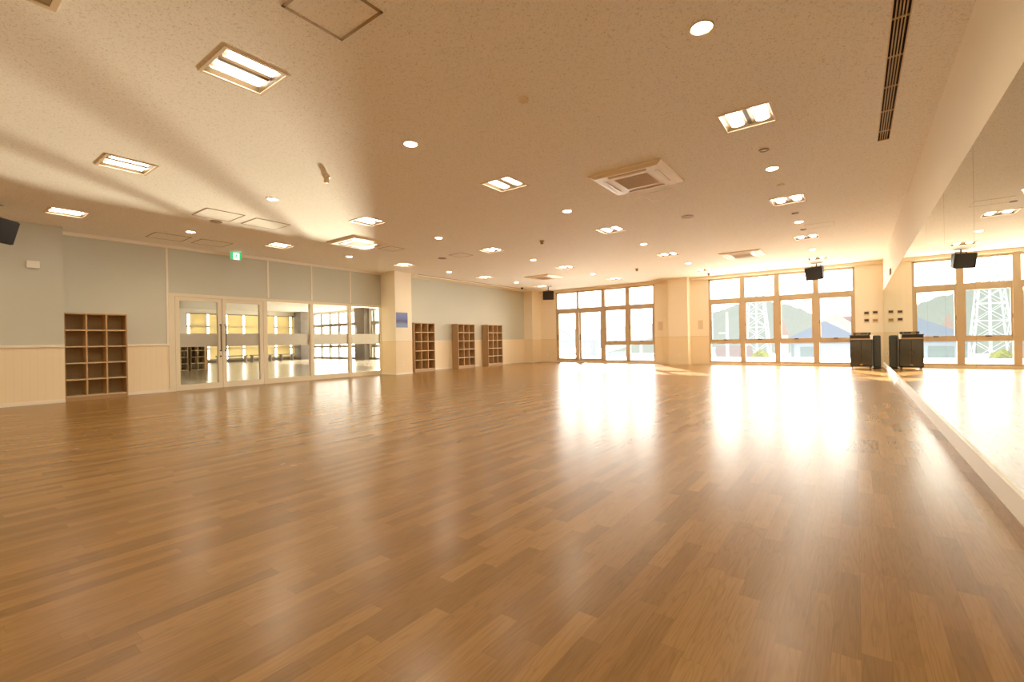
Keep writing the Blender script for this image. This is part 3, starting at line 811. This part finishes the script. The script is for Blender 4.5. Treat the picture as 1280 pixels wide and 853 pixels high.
# exit sign: green plate with a white doorway and a running figure
t = thing('exit_sign', 'green and white emergency exit sign hung above the glass doors', 'exit sign', (-12.10, 5.06, 3.22))
MB().box(-0.025, 0.0, -0.125, 0.125, -0.115, 0.072).build('housing', M['white'], t)
MB().box(0.0005, 0.004, -0.12, 0.12, -0.11, 0.068).build('green_panel', M['sign_green'], t)
MB().box(0.0045, 0.006, -0.06, 0.075, -0.11, 0.05).build('white_doorway', M['sign_white'], t)
fg = MB()
fx0, fx1 = 0.0065, 0.0075
def stroke(pts, wd):
    for (a0, a1), (b0, b1) in zip(pts, pts[1:]):
        d = Vector((b0 - a0, b1 - a1)).normalized(); nn = Vector((-d.y, d.x)) * wd / 2
        fg.hexa([(fx0, a0 + nn.x, a1 + nn.y), (fx0, b0 + nn.x, b1 + nn.y), (fx0, b0 - nn.x, b1 - nn.y), (fx0, a0 - nn.x, a1 - nn.y)],
                [(fx1, a0 + nn.x, a1 + nn.y), (fx1, b0 + nn.x, b1 + nn.y), (fx1, b0 - nn.x, b1 - nn.y), (fx1, a0 - nn.x, a1 - nn.y)])
stroke([(0.016, 0.012), (-0.002, -0.038)], 0.028)
stroke([(0.0, -0.036), (0.026, -0.062), (0.02, -0.098)], 0.018)
stroke([(-0.004, -0.036), (-0.022, -0.066), (-0.05, -0.076)], 0.018)
stroke([(0.016, 0.008), (0.044, -0.014), (0.058, 0.004)], 0.012)
stroke([(0.012, 0.008), (-0.022, -0.004), (-0.034, -0.03)], 0.012)
fg.bar((fx0, 0.028, 0.030), (fx1, 0.028, 0.030), 0.014, 14)
fg.build('running_figure', M['sign_green'], t)
MB().box(-0.06, 0.0, -0.05, 0.05, 0.0725, H - 3.22 - 0.0008).build('mount', M['white'], t)
# thermostat-like box at the left edge
o = MB().box(0, 0.05, -0.085, 0.085, -0.065, 0.065, 0.01).build('wall_control_box', M['white'], loc=(XP + 0.001, 1.56, 2.54))
tag(o, 'white box on the grey projecting wall at the left edge', 'wall box')
o = MB().box(-0.03, 0, -0.16, 0.16, -0.07, 0.07, 0.008).build('wall_control_box', M['sensor_dark'], loc=(XR - 0.001, 14.3, 2.50))
tag(o, 'small tan box high on the right wall above the mirrors', 'wall box')
# pale vents on the window wall
def wall_vent(x, z, label):
    t = thing('wall_vent', label, 'wall vent', (x, YD - 0.001, z), 0, 'slim pale vents on the window wall')
    f = MB().box(-0.09, 0.09, -0.015, 0, -0.17, 0.17, 0.004); f.build('cover', M['louver'], t)
    s = MB()
    for k in range(9): s.box(-0.07, 0.07, -0.019, -0.015, -0.14 + k * 0.033, -0.128 + k * 0.033)
    s.build('slats', M['sensor'], t)
wall_vent(-6.22, 1.50, 'slim pale upright vent on the wall between the left window bank and the pillar')
wall_vent(-4.69, 1.50, 'slim pale upright vent on the wall between the pillar and the right window bank')
# switches
def switch(x, z, face, label):
    t = thing('light_switch', label, 'switch', (x, YD - 0.001, z), 0, 'wall switches right of the windows')
    MB().box(-0.075, 0.075, -0.008, 0, -0.075, 0.065, 0.003).build('plate', M['switch_plate'], t)
    MB().box(-0.055, 0.055, -0.014, -0.008, -0.028, 0.046, 0.002).build('face', face, t)
switch(0.285, 1.68, M['switch_dark'], 'dark-faced wall control, upper left of the four above the black rack')
switch(0.50, 1.69, M['switch_dark'], 'dark-faced wall control, upper right of the four above the black rack')
switch(0.285, 1.45, M['switch_dark'], 'dark-faced wall control, lower left of the four above the black rack')
switch(0.50, 1.44, M['sensor_dark'], 'pale wall switch, lower right of the four above the black rack')
# outlets
def outlet(loc, axis, label):
    t = thing('power_outlet', label, 'outlet', loc, 0 if axis == 'Y' else PI / 2, 'power outlets low on the walls')
    MB().box(-0.035, 0.035, -0.008, 0, -0.06, 0.06, 0.003).build('plate', M['white'], t)
    MB().box(-0.017, 0.017, -0.010, -0.008, -0.04, 0.04).build('socket', M['switch_plate'], t)
outlet((-11.649, 9.80, 0.36), 'X', 'white power outlet low on the pillar with the blue picture')
outlet((-11.55, YD - 0.001, 0.34), 'Y', 'white power outlet low on the wall left of the window doors')
outlet((-5.40, 17.919, 0.36), 'Y', 'white power outlet low on the pillar between the window banks')
outlet((0.60, YD - 0.001, 0.42), 'Y', 'white power outlet low in the corner behind the black rack')

# ------------------------------------------------------------------ audio rack in the far right corner
t = thing('audio_rack', 'black audio rack with smoked front standing in the corner by the mirrors', 'audio rack', (0.125, 17.33, 0))
hw, hd = 0.262, 0.23
MB().box(-hw, hw, -hd, hd, 0.07, 0.975, 0.006).build('cabinet', M['black'], t)
MB().box(-hw - 0.012, hw + 0.012, -hd - 0.012, hd + 0.01, 0.975, 1.0, 0.004).build('top_panel', M['black'], t)
d = MB().box(-hw + 0.012, -0.003, -hd - 0.016, -hd - 0.0005, 0.10, 0.845, 0.003).build('door', M['rack_glass'], t)
MB().box(-0.03, -0.018, -hd - 0.03, -hd - 0.016, 0.44, 0.54).build('knob', M['steel'], d)
d = MB().box(0.003, hw - 0.012, -hd - 0.016, -hd - 0.0005, 0.10, 0.845, 0.003).build('door', M['rack_glass'], t)
MB().box(0.018, 0.03, -hd - 0.03, -hd - 0.016, 0.44, 0.54).build('knob', M['steel'], d)
MB().box(-hw + 0.012, hw - 0.012, -hd - 0.012, -hd - 0.0005, 0.86, 0.90, 0.002).build('drawer_strip', M['rack_strip'], t)
MB().box(-hw + 0.012, hw - 0.012, -hd - 0.014, -hd - 0.0005, 0.905, 0.965, 0.002).build('drawer', M['black'], t)
MB().box(-0.03, 0.03, -hd - 0.02, -hd - 0.016, 0.115, 0.145, 0.002).build('badge', M['badge'], t)
MB().lathe([(0, 0), (0.026, 0), (0.036, 0.13), (0, 0.13)], seg=20).build('cup_holder', M['white'], t, loc=(hw - 0.02, -hd - 0.055, 0.87))
for sx in (-1, 1):
    for sy in (-1, 1):
        c = MB().bar((sx * (hw - 0.05) - 0.012, sy * (hd - 0.05), 0.03), (sx * (hw - 0.05) + 0.012, sy * (hd - 0.05), 0.03), 0.03, 16)
        c.box(sx * (hw - 0.05) - 0.02, sx * (hw - 0.05) + 0.02, sy * (hd - 0.05) - 0.02, sy * (hd - 0.05) + 0.02, 0.045, 0.07)
        c.build('caster', M['black'], t)
t = thing('audio_player', 'flat black audio player lying on top of the black rack', 'audio player', (0.15, 17.33, 1.0))
MB().box(-0.21, 0.21, -0.15, 0.15, 0.008, 0.075, 0.006).build('body', M['black'], t)
MB().box(-0.20, 0.20, -0.155, -0.15, 0.02, 0.065).build('front_panel', M['rack_glass'], t)
MB().bar((0.14, -0.155, 0.042), (0.14, -0.168, 0.042), 0.014, 16).build('knob', M['alu_grey'], t)
MB().box(-0.13, -0.03, -0.158, -0.155, 0.03, 0.055).build('display', M['sensor_dark'], t)
for sx in (-1, 1):
    for sy in (-1, 1): MB().bar((sx * 0.17, sy * 0.11, 0.0005), (sx * 0.17, sy * 0.11, 0.008), 0.014, 12).build('foot', M['black'], t)
t = thing('slim_cabinet', 'slim dark grey rounded cabinet squeezed between the black rack and the mirrors', 'cabinet', (0.497, 17.52, 0))
MB().box(-0.098, 0.098, -0.16, 0.16, 0.03, 0.985, 0.045).build('body', M['grey_cab'], t)
MB().box(-0.103, 0.103, -0.17, 0.17, 0.0005, 0.03, 0.004).build('base', M['black'], t)

# ------------------------------------------------------------------ the adjoining hall behind the glass
AX1 = XL - 0.15
AY0 = 1.0
struct(MB().box(FX, XL - 0.0005, AY0, YD, -0.12, -0.0005).build('floor_adjoining', M['floor_far']))
struct(MB().box(FX - 0.2, AX1, AY0, YD + 0.2, H + 0.001, H + 0.15).build('ceiling_adjoining', M['plaster_hall']))
struct(MB().box(FX - 0.2, AX1, AY0 - 0.2, AY0, 0, H).build('wall_adjoining_near', M['plaster_hall']))
# far wall: openings for five blinded windows
BW = 1.03; BY0 = 10.50; NB = 7
w = MB().box(FX - 0.2, FX, AY0, BY0, 0, H).box(FX - 0.2, FX, BY0 + NB * BW, YD, 0, H).box(FX - 0.2, FX, BY0, BY0 + NB * BW, 0, 0.12).box(FX - 0.2, FX, BY0, BY0 + NB * BW, 3.02, H)
struct(w.build('wall_adjoining_far', M['plaster_hall']))
r = bpy.data.objects.new('window_6', None); COL.objects.link(r); struct(r)
f = MB()
for k in range(NB + 1):
    y = BY0 + k * BW
    f.box(FX - 0.12, FX - 0.02, y - 0.05, y + 0.05, 0.12, 3.02)
f.box(FX - 0.12, FX - 0.02, BY0, BY0 + NB * BW, 2.18, 2.28).box(FX - 0.12, FX - 0.02, BY0, BY0 + NB * BW, 0.80, 0.90).box(FX - 0.12, FX - 0.02, BY0, BY0 + NB * BW, 0.12, 0.2).box(FX - 0.12, FX - 0.02, BY0, BY0 + NB * BW, 2.97, 3.02)
f.build('frame', M['alu_grey'], r)
MB().quad((FX - 0.07, BY0, 0.12), (FX - 0.07, BY0 + NB * BW, 0.12), (FX - 0.07, BY0 + NB * BW, 3.02), (FX - 0.07, BY0, 3.02)).build('glass', M['glass'], r)
def nth(k): return ['first', 'second', 'third', 'fourth', 'fifth', 'sixth', 'seventh'][k]
for k in range(NB):
    y = BY0 + k * BW
    t = thing('roller_blind', 'yellow drawn roller blind behind the glass partition, %s from the left' % nth(k), 'roller blind', (FX + 0.02, y + 0.59, 0.22), 0, 'yellow roller blinds in the adjoining hall')
    MB().box(-0.012, -0.010, -0.42, 0.44, 0.0, 2.76).build('fabric', M['blind'], t)
    MB().bar((-0.002, -0.42, 2.78), (-0.002, 0.44, 2.78), 0.03, 12).build('roller', M['alu_grey'], t)
    MB().box(-0.018, 0.0, -0.42, 0.44, -0.02, 0.0).build('bottom_bar', M['alu_grey'], t)
# window wall of the hall
G1 = (-31.5, -26.2); G2 = (-24.75, -20.6); G3 = (-19.0, -14.0)
w = MB()
prev = FX - 0.2
for a, b in (G1, G2, G3):
    w.box(prev, a, YD, YD + 0.2, 0, H); w.box(a, b, YD, YD + 0.2, 0, WB).box(a, b, YD, YD + 0.2, WT, H); prev = b
w.box(prev, AX1, YD, YD + 0.2, 0, H)
struct(w.build('wall_adjoining_windows', M['plaster_hall']))
frame_window('window_7', G1[0], G1[1], YD, (-30.42, -29.36, -28.30, -27.24), m=M['alu_grey'])
frame_window('window_8', G2[0], G2[1], YD, (-24.45, -23.35, -22.0), m=M['alu_grey'])
frame_window('window_9', G3[0], G3[1], YD, (-17.75, -16.5, -15.25), m=M['alu_grey'])
struct(MB().box(-31.6, -30.75, 16.95, 17.75, 0, H).build('wall_pillar_adjoining_corner', M['pillar_dark']))
struct(MB().box(-25.95, -24.92, 17.9, YD - 0.01, 0, H).build('wall_pillar_adjoining', M['pillar_dark']))
trim('baseboard_adjoining', M['pillar_dark'], (FX + 0.001, FX + 0.05, BY0 - 0.5, YD - 0.06, 0.0, 0.13), (FX + 0.06, AX1 - 0.1, YD - 0.05, YD - 0.001, 0.0, 0.13))
# low cubbies, wooden end and benches in the hall
def low_cubby(y, label):
    t = thing('low_cubby_shelf', label, 'cubby shelf', (-22.6, y, 0), 0, 'low dark cubby shelves in the adjoining hall')
    Wd, Hh, D, th = 0.52, 1.12, 0.32, 0.02
    MB().box(0, D, 0, th, 0, Hh).build('side_panel', M['wood_in'], t)
    MB().box(0, D, Wd - th, Wd, 0, Hh).build('side_panel', M['wood_in'], t)
    MB().box(0, D, th, Wd - th, Hh - th, Hh).build('top_panel', M['wood_grey'], t)
    MB().box(0, 0.01, th, Wd - th, 0, Hh - th).build('back_panel', M['slot_dark'], t)
    for k in range(4): MB().box(0.01, D, th, Wd - th, 0.02 + k * 0.27, 0.04 + k * 0.27).build('shelf', M['wood_grey'], t)
    MB().box(0.01, D, Wd / 2 - th / 2, Wd / 2 + th / 2, 0.04, Hh - th).build('divider', M['wood_grey'], t)
    return t
low_cubby(6.88, 'low dark cubby shelf seen through the left glass door, left of the pair')
low_cubby(7.50, 'low dark cubby shelf seen through the left glass door, right of the pair')
struct(MB().box(-22.75, -22.6, AY0, 8.25, 0, 1.14).build('wall_adjoining_side', M['wood_side']))
def bench(y, ln, label):
    t = thing('low_bench', label, 'bench', (-30.9, y, 0), 0, 'low benches by the blinded windows')
    MB().box(-0.2, 0.2, -ln / 2, ln / 2, 0.36, 0.42, 0.006).build('seat', M['bench'], t)
    for s in (-1, 1):
        MB().box(-0.17, 0.17, s * (ln / 2 - 0.08) - 0.025, s * (ln / 2 - 0.08) + 0.025, 0.0, 0.36).build('leg', M['alu_grey'], t)
bench(12.6, 1.7, 'low grey bench below the yellow blinds, seen through the right glass door')
bench(14.35, 1.3, 'low grey bench below the yellow blinds, behind the post right of the glass doors')
bench(16.0, 0.9, 'short low grey bench below the yellow blinds, seen through the first fixed pane')

# ------------------------------------------------------------------ outdoors
struct(MB().box(-45, 30, YD + 0.2, YD + 4.6, -0.25, -0.02).build('ground_veranda', M['veranda']))
trim('trim_veranda_kerb', M['veranda'], (-45, 30, YD + 4.4, YD + 4.6, -0.02, 0.10))
struct(MB().box(-400, 300, YD + 4.7, 500, -4.6, -4.5).build('ground', M['ground']))
struct(MB().box(-60, FX - 1.5, -40, YD + 4.7, -0.6, -0.5).build('ground_side', M['veranda']))

def hill(name, m, Y, pts, base=-5, depth=60, rough=0.55, seed=1):
    rnd = random.Random(seed)
    xs = [p_[0] for p_ in pts]
    mb = MB(); nx = 120; rows = []
    def hz(x):
        for (xa, za), (xb, zb) in zip(pts, pts[1:]):
            if xa <= x <= xb:
                u = (x - xa) / (xb - xa); u = u * u * (3 - 2 * u); return za + (zb - za) * u
        return base
    prof = [(-1.0, 0.0), (-0.5, 0.55), (-0.2, 0.88), (0, 1.0), (0.4, 0.85), (1.0, 0.0)]
    for i in range(nx + 1):
        x = xs[0] + (xs[-1] - xs[0]) * i / nx
        z = hz(x) + rnd.uniform(-rough, rough) * 0.5
        rows.append([mb.bm.verts.new((x, Y + d * depth, base + (z - base) * k + (rnd.uniform(-rough, rough) * 0.4 if 0 < k < 1 else 0))) for d, k in prof])
    for a, b in zip(rows, rows[1:]):
        for j in range(len(prof) - 1): mb.bm.faces.new((a[j], a[j + 1], b[j + 1], b[j]))
    return struct(mb.build(name, m))
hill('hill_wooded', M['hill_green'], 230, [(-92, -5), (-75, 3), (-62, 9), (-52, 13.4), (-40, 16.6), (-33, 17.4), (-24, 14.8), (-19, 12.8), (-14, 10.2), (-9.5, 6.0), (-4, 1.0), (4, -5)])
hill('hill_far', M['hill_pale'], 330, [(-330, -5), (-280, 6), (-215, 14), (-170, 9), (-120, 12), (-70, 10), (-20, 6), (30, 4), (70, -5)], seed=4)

# blue hip-roofed house
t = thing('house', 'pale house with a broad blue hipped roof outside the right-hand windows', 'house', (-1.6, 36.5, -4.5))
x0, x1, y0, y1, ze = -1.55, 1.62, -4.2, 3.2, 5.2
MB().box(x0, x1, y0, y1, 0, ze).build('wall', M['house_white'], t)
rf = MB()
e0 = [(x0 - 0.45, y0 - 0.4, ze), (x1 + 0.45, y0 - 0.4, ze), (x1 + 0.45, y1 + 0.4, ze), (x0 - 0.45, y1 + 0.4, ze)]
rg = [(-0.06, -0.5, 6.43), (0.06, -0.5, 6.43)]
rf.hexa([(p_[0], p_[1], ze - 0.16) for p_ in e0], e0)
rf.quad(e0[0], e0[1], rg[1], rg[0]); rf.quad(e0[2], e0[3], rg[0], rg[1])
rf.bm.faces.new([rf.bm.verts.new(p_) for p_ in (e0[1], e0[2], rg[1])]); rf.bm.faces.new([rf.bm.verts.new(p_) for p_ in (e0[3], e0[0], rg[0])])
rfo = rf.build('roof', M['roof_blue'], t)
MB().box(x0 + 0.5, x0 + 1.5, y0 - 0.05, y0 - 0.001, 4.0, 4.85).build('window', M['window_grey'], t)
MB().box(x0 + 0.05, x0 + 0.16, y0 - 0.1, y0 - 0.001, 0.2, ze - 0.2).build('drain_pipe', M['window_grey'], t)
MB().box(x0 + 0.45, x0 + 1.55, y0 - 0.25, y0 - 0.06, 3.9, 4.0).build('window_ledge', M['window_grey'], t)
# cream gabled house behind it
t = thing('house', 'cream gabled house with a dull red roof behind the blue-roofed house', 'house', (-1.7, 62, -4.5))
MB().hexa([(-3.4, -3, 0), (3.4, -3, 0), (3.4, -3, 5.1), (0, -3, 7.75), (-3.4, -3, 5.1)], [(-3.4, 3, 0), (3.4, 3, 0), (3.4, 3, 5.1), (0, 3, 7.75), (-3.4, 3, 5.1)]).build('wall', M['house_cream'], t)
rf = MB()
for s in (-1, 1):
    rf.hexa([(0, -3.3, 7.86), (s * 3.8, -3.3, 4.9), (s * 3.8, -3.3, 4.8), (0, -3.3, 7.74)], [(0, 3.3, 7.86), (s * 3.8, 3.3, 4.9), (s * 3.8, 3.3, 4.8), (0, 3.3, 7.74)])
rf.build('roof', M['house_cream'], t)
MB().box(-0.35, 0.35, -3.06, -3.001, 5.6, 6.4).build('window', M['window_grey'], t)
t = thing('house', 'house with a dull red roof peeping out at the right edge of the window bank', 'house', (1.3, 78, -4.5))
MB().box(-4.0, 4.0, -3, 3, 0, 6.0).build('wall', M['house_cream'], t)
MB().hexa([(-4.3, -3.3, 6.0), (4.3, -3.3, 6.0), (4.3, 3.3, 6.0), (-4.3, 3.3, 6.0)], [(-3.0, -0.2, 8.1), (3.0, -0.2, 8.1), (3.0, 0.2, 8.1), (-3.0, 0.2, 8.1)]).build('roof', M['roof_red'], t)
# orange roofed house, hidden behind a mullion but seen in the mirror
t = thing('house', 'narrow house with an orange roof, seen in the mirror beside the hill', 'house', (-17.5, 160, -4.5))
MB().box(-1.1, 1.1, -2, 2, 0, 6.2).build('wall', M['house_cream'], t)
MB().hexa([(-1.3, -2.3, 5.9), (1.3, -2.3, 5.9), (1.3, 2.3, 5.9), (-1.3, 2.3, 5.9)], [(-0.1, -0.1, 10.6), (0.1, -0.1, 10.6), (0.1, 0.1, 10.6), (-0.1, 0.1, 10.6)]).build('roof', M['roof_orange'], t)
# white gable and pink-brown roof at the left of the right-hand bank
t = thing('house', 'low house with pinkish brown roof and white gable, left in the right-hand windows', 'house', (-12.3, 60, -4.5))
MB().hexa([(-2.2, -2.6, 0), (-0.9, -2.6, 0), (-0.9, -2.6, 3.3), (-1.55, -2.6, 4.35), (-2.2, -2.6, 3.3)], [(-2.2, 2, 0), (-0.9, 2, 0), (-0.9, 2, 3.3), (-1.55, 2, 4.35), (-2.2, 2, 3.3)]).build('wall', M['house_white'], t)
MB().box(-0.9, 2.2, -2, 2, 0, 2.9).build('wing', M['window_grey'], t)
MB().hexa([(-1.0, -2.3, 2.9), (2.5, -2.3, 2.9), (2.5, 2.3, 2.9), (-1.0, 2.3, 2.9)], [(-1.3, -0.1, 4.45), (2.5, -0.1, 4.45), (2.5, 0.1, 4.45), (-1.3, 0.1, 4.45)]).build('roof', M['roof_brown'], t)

# steel pylon
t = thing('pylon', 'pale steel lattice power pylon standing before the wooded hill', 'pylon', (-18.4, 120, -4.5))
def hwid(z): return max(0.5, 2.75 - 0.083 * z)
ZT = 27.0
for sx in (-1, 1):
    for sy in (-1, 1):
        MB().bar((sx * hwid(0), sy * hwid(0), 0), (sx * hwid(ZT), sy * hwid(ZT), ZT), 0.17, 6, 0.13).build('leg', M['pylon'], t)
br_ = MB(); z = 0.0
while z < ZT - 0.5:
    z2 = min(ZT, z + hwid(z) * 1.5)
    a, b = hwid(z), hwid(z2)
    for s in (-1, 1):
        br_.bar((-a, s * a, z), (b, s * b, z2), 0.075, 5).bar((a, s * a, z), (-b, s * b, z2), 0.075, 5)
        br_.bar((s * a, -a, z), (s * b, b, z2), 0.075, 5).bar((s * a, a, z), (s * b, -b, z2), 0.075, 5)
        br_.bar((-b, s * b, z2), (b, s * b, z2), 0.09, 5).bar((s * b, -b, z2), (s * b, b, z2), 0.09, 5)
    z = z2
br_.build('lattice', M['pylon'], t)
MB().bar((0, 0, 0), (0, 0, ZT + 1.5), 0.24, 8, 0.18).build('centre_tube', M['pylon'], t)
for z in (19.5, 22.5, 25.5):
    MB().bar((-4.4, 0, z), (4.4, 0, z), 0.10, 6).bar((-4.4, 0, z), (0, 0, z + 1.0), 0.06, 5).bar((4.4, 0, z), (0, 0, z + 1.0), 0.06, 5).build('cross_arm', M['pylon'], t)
# poles
def pole(x, y, top, label, arms=True):
    t = thing('utility_pole', label, 'utility pole', (x, y, -4.5), 0, 'utility poles outdoors')
    MB().bar((0, 0, 0), (0, 0, top + 4.5), 0.16, 10, 0.10).build('mast', M['pole'], t)
    if arms:
        MB().bar((-0.7, 0, top + 2.6), (0.0, 0, top + 2.6), 0.06, 6).bar((-0.5, 0, top + 2.0), (0, 0, top + 1.4), 0.05, 6).build('bracket', M['pole'], t)
pole(-9.28, 45, 3.3, 'pale utility pole with a short bracket in front of the wooded hill', True)
pole(-17.3, 45, 3.6, 'faint pale utility pole outside the left-hand windows', True)
# bush
def bush(name, x, y, w_, d_, h_, label, m, seed):
    rnd = random.Random(seed)
    t = thing(name, label, 'bush', (x, y, -4.5))
    MB().bar((0, 0, 0), (0, 0, 3.2), 0.14, 8, 0.06).build('trunk', M['pole'], t)
    mb = MB()
    for k in range(900):
        th = rnd.uniform(0, 2 * PI); ph = math.acos(rnd.uniform(-0.4, 1)); rr = rnd.uniform(0.72, 1.05)
        c = Vector((w_ * rr * math.sin(ph) * math.cos(th), d_ * rr * math.sin(ph) * math.sin(th), 3.1 + h_ * rr * math.cos(ph)))
        a = Vector((rnd.gauss(0, 1), rnd.gauss(0, 1), rnd.gauss(0, 1))).normalized(); b = a.orthogonal().normalized()
        s = rnd.uniform(0.07, 0.13)
        mb.quad(c - a * s * 1.6, c + b * s, c + a * s * 1.6, c - b * s)
    mb.build('foliage', m, t)
bush('bush', -6.62, 45, 0.78, 0.7, 1.15, 'round yellow green bush at the foot of the pylon', M['bush'], 3)
# arched footbridge in the haze outside the left bank
t = thing('footbridge', 'faint arched truss footbridge outside the left-hand glass doors', 'bridge', (-33, 60, -4.5))
mb = MB(); P = []
for k in range(21):
    u = -1 + k / 10; P.append((-4.0 * 1 + 4.6 * u, 0, 7.3 - 2.6 * u * u))
mb.tube(P, 0.10, 6); mb.build('arch', M['steel_pale'], t)
MB().box(-8.6, 3.6, -0.15, 0.15, 5.2, 5.45).box(-8.6, 3.6, -0.15, 0.15, 3.3, 3.65).build('deck', M['steel_pale'], t)
mb = MB()
for k in range(9):
    x = -8.3 + k * 1.4
    mb.bar((x, 0, 3.5), (x, 0, 5.3), 0.05, 5).bar((x, 0, 3.5), (x + 1.4, 0, 5.3), 0.045, 5)
mb.build('truss', M['steel_pale'], t)
MB().box(-7.4, -6.9, -0.3, 0.3, 0, 5.2).build('pier', M['steel_pale'], t)
MB().box(2.6, 3.1, -0.3, 0.3, 0, 5.2).build('pier', M['steel_pale'], t)
# low pale sheds outside the left bank
for (x, wd, lab) in ((-24.5, 2.4, 'faint low pale shed outside the left bank, under the middle panes'), (-18.6, 2.2, 'faint low pale shed beside the utility pole outside the left bank')):
    t = thing('shed', lab, 'shed', (x, 56, -4.5), 0, 'faint sheds outdoors')
    MB().box(-wd / 2, wd / 2, -1.5, 1.5, 0, 3.3).build('wall', M['steel_pale'], t)
    MB().hexa([(-wd / 2 - .2, -1.7, 3.3), (wd / 2 + .2, -1.7, 3.3), (wd / 2 + .2, 1.7, 3.3), (-wd / 2 - .2, 1.7, 3.3)], [(-wd / 2 + .3, -.1, 3.95), (wd / 2 - .3, -.1, 3.95), (wd / 2 - .3, .1, 3.95), (-wd / 2 + .3, .1, 3.95)]).build('roof', M['steel_pale'], t)

# ------------------------------------------------------------------ light
world = bpy.data.worlds.new('sky'); SC.world = world; world.use_nodes = True
nt = world.node_tree; nt.nodes.clear()
wo = nt.nodes.new('ShaderNodeOutputWorld'); bg = nt.nodes.new('ShaderNodeBackground')
tc = nt.nodes.new('ShaderNodeTexCoord'); sp = nt.nodes.new('ShaderNodeSeparateXYZ'); rp = nt.nodes.new('ShaderNodeValToRGB')
nt.links.new(tc.outputs['Generated'], sp.inputs[0]); nt.links.new(sp.outputs['Z'], rp.inputs[0])
rp.color_ramp.elements[0].color = (1.0, 0.89, 0.74, 1); rp.color_ramp.elements[1].color = (0.95, 0.93, 0.90, 1)
nt.links.new(rp.outputs[0], bg.inputs['Color']); bg.inputs['Strength'].default_value = 5.6
nt.links.new(bg.outputs[0], wo.inputs['Surface'])

def sun(name, d, strength, angle, rgb):
    l = bpy.data.lights.new(name, 'SUN'); l.energy = strength; l.angle = math.radians(angle); l.color = lin(rgb)[:3]
    o = bpy.data.objects.new(name, l); COL.objects.link(o)
    o.rotation_euler = Vector(d).to_track_quat('-Z', 'Y').to_euler()
    return o
el = math.radians(25)
sun('sun', (0.55 * math.cos(el), -0.835 * math.cos(el), -math.sin(el)), 13.0, 0.8, (255, 238, 212))

def portal(x0, x1, y, z0, z1, nrm):
    l = bpy.data.lights.new('window_portal', 'AREA'); l.shape = 'RECTANGLE'; l.size = x1 - x0; l.size_y = z1 - z0
    l.cycles.is_portal = True
    o = bpy.data.objects.new('window_portal', l); COL.objects.link(o)
    o.location = ((x0 + x1) / 2, y, (z0 + z1) / 2)
    o.rotation_euler = Vector(nrm).to_track_quat('-Z', 'Z').to_euler()
for a, b in (W1, W2, G1, G2, G3):
    portal(a, b, YD + 0.19, WB, WT, (0, -1, 0))

def spot(name, loc, target, energy, angle, blend, rgb, radius):
    l = bpy.data.lights.new(name, 'SPOT'); l.energy = energy; l.spot_size = math.radians(angle); l.spot_blend = blend; l.color = lin(rgb)[:3]; l.shadow_soft_size = radius
    o = bpy.data.objects.new(name, l); COL.objects.link(o); o.location = loc
    o.rotation_euler = (Vector(target) - Vector(loc)).to_track_quat('-Z', 'Y').to_euler()
# the halogen lamps of the downlights, plus an added unseen row without fittings
for x in LX:
    for y in DY + [-0.05]:
        spot('downlight_beam', (x, y, H - 0.03), (x, y, 0), 36, 160, 0.9, (255, 230, 190), 0.06)
# added spot in place of sun glint off the hall floor, raking the ceiling
spot('glint_standin_spot', (-17.6, 13.8, 0.15), (-5.6, 2.7, 3.29), 14000, 36, 0.7, (255, 238, 205), 0.3)

# ------------------------------------------------------------------ camera
cam = bpy.data.cameras.new('camera'); co = bpy.data.objects.new('camera', cam); COL.objects.link(co)
cam.sensor_width = 36.0; cam.lens = 36.0 * 578.154 / 1280.0
f_ = Vector((-0.59637, 0.80271, 0.00045)); r_ = Vector((0.80258, 0.59628, -0.01764)); u_ = Vector((0.01443, 0.01016, 0.99984))
mw = Matrix((r_, u_, -f_)).transposed().to_4x4(); mw.translation = (0, 0, 1.0)
co.matrix_world = mw
cam.clip_end = 2000
SC.camera = co

SC.view_settings.view_transform = 'Standard'
SC.view_settings.look = 'None'
SC.view_settings.exposure = 1.22
SC.view_settings.gamma = 1.16
cy = SC.cycles
cy.use_denoising = True
cy.max_bounces = 14; cy.diffuse_bounces = 6; cy.glossy_bounces = 8; cy.transparent_max_bounces = 24; cy.transmission_bounces = 8
cy.sample_clamp_indirect = 8.0
cy.blur_glossy = 0.5
